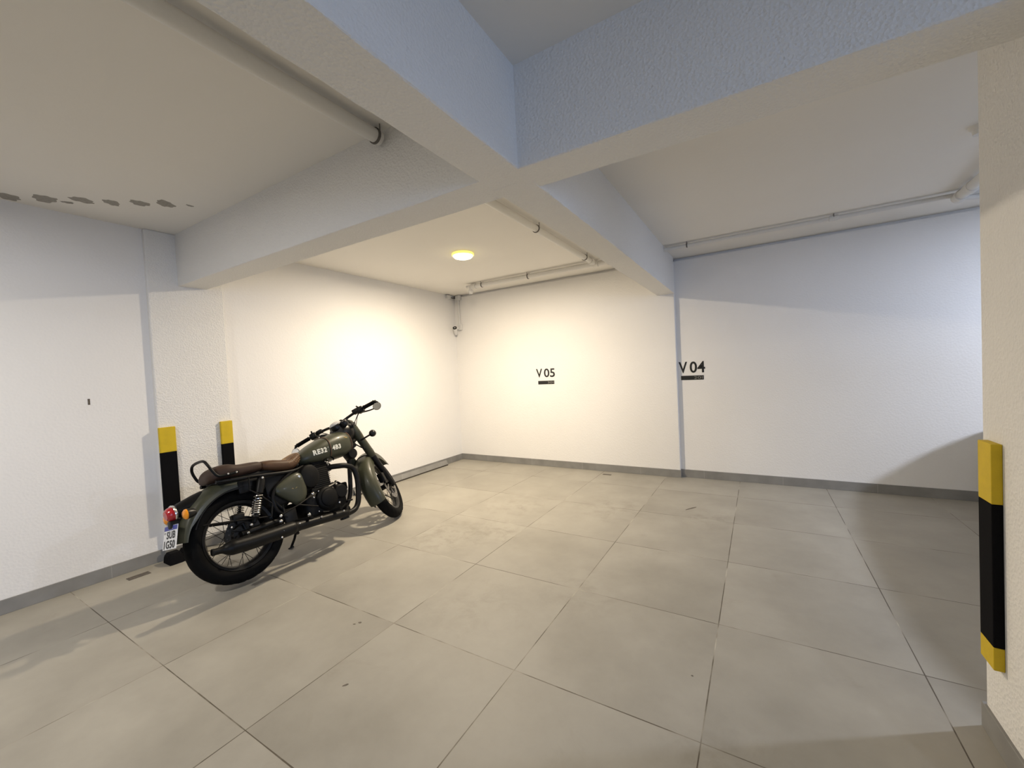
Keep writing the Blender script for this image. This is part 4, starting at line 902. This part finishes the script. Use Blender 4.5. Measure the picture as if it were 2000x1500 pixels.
# ================================================================== PARKED CAR in the bay behind the right pillar
M_CARP = simple('silver_grey_car_paint', (0.20, 0.21, 0.22), 0.3, metal=0.4, coat=0.8)
M_GLASS = simple('tinted_glass', (0.015, 0.017, 0.02), 0.06, coat=0.5)
CAR = empty('car', (2.65, 3.40, 0)); CAR.rotation_euler = (0, 0, PI); tag(CAR, 'grey hatchback parked in the bay behind the right pillar, only its shadow reaches the floor', 'car')
def cring(y, hw, zb_, zbelt, zroof, hr):
    """cross-section of the body: sill, flank, belt line, glasshouse, roof"""
    h = [(hw * 0.90, zb_), (hw * 0.985, zb_ + 0.10), (hw, zb_ + 0.30), (hw * 0.985, zbelt - 0.06), (hw * 0.95, zbelt), (hr + (hw * 0.95 - hr) * 0.35, zbelt + (zroof - zbelt) * 0.6), (hr, zroof - 0.045), (hr * 0.86, zroof - 0.012), (hr * 0.4, zroof)]
    return [Vector((x, y, z)) for x, z in h] + [Vector((-x, y, z)) for x, z in reversed(h)]
secs = [(-1.92, 0.60, 0.42, 0.62, 0.66, 0.50), (-1.84, 0.76, 0.24, 0.84, 0.90, 0.58), (-1.62, 0.83, 0.20, 0.94, 1.16, 0.56), (-1.25, 0.85, 0.20, 0.95, 1.36, 0.57), (-0.6, 0.86, 0.20, 0.94, 1.44, 0.60), (0.1, 0.86, 0.20, 0.93, 1.45, 0.60),
        (0.55, 0.855, 0.20, 0.93, 1.36, 0.58), (0.95, 0.85, 0.20, 0.92, 1.12, 0.60), (1.18, 0.84, 0.20, 0.90, 0.95, 0.62), (1.55, 0.80, 0.22, 0.82, 0.86, 0.60), (1.80, 0.70, 0.26, 0.72, 0.75, 0.50), (1.90, 0.52, 0.34, 0.60, 0.63, 0.36)]
bm = bmesh.new(); rings = []
a_ = catmull([Vector(s_[:3]) for s_ in secs], 4); b_ = catmull([Vector(s_[3:]) for s_ in secs], 4)
for p_, q_ in zip(a_, b_): rings.append(cring(p_.x, p_.y, p_.z, q_.x, q_.y, q_.z))
skin_rings(bm, rings); finish('car_body', bm, M_CARP, CAR, angle=40)
def cglass(y0, y1, side, nm='side_window'):
    bm = bmesh.new(); rr = []
    for k in range(9):
        y = y0 + (y1 - y0) * k / 8
        # interpolate section
        for i in range(len(a_) - 1):
            if a_[i].x <= y <= a_[i + 1].x:
                t_ = (y - a_[i].x) / (a_[i + 1].x - a_[i].x); hw = a_[i].y + (a_[i + 1].y - a_[i].y) * t_; q_ = b_[i].lerp(b_[i + 1], t_); break
        hr = q_.z; zb_, zr = q_.x, q_.y
        p0 = Vector((hw * 0.95 + 0.006, y, zb_ + 0.02)); p1 = Vector((hr + (hw * 0.95 - hr) * 0.35 + 0.006, y, zb_ + (zr - zb_) * 0.6)); p2 = Vector((hr + 0.010, y, zr - 0.065))
        ring = [p0, p1, p2, p2 - Vector((0.02, 0, 0)), p1 - Vector((0.02, 0, 0)), p0 - Vector((0.02, 0, 0))]
        rr.append([Vector((v.x * side, v.y, v.z)) for v in ring])
    skin_rings(bm, rr); finish(nm, bm, M_GLASS, CAR)
for s_ in (-1, 1):
    cglass(-1.35, -0.42, s_); cglass(-0.36, 0.62, s_)
for s_ in (-1, 1):
    for y in (-1.22, 1.25):
        bm = bmesh.new(); lathe(bm, [(0.20, -0.10), (0.29, -0.105), (0.315, -0.08), (0.318, 0.08), (0.29, 0.105), (0.20, 0.10)], (s_ * 0.765, y, 0.318), (1, 0, 0), 40); wl = finish('wheel', bm, M_RUB, CAR)
        bm = bmesh.new(); lathe(bm, [(0.205, 0.06), (0.205, 0.098), (0.19, 0.09), (0.06, 0.085), (0.0, 0.095)], (s_ * 0.765, y, 0.318), (s_, 0, 0), 30); finish('hubcap', bm, M_STEEL, wl)
    bm = bmesh.new(); sphere(bm, (s_ * 0.90, 0.70, 0.97), 0.10, 0.9, 0.55, 0.7); finish('wing_mirror', bm, M_CARP, CAR)
    bm = bmesh.new(); sphere(bm, (s_ * 0.60, 1.70, 0.66), 0.12, 1.2, 0.7, 0.6); finish('headlamp', bm, M_CHR, CAR)
    bm = bmesh.new(); sphere(bm, (s_ * 0.66, -1.80, 0.80), 0.10, 0.8, 0.6, 1.3); finish('tail_lamp', bm, M_RED, CAR)
bm = bmesh.new()
skin_rings(bm, [[Vector((x * 0.58, 0.62, 1.325)) for x in (-1, 1)] + [Vector((x * 0.56, 0.60, 1.30)) for x in (1, -1)], [Vector((x * 0.60, 1.16, 0.985)) for x in (-1, 1)] + [Vector((x * 0.58, 1.14, 0.95)) for x in (1, -1)]]); finish('windscreen', bm, M_GLASS, CAR)
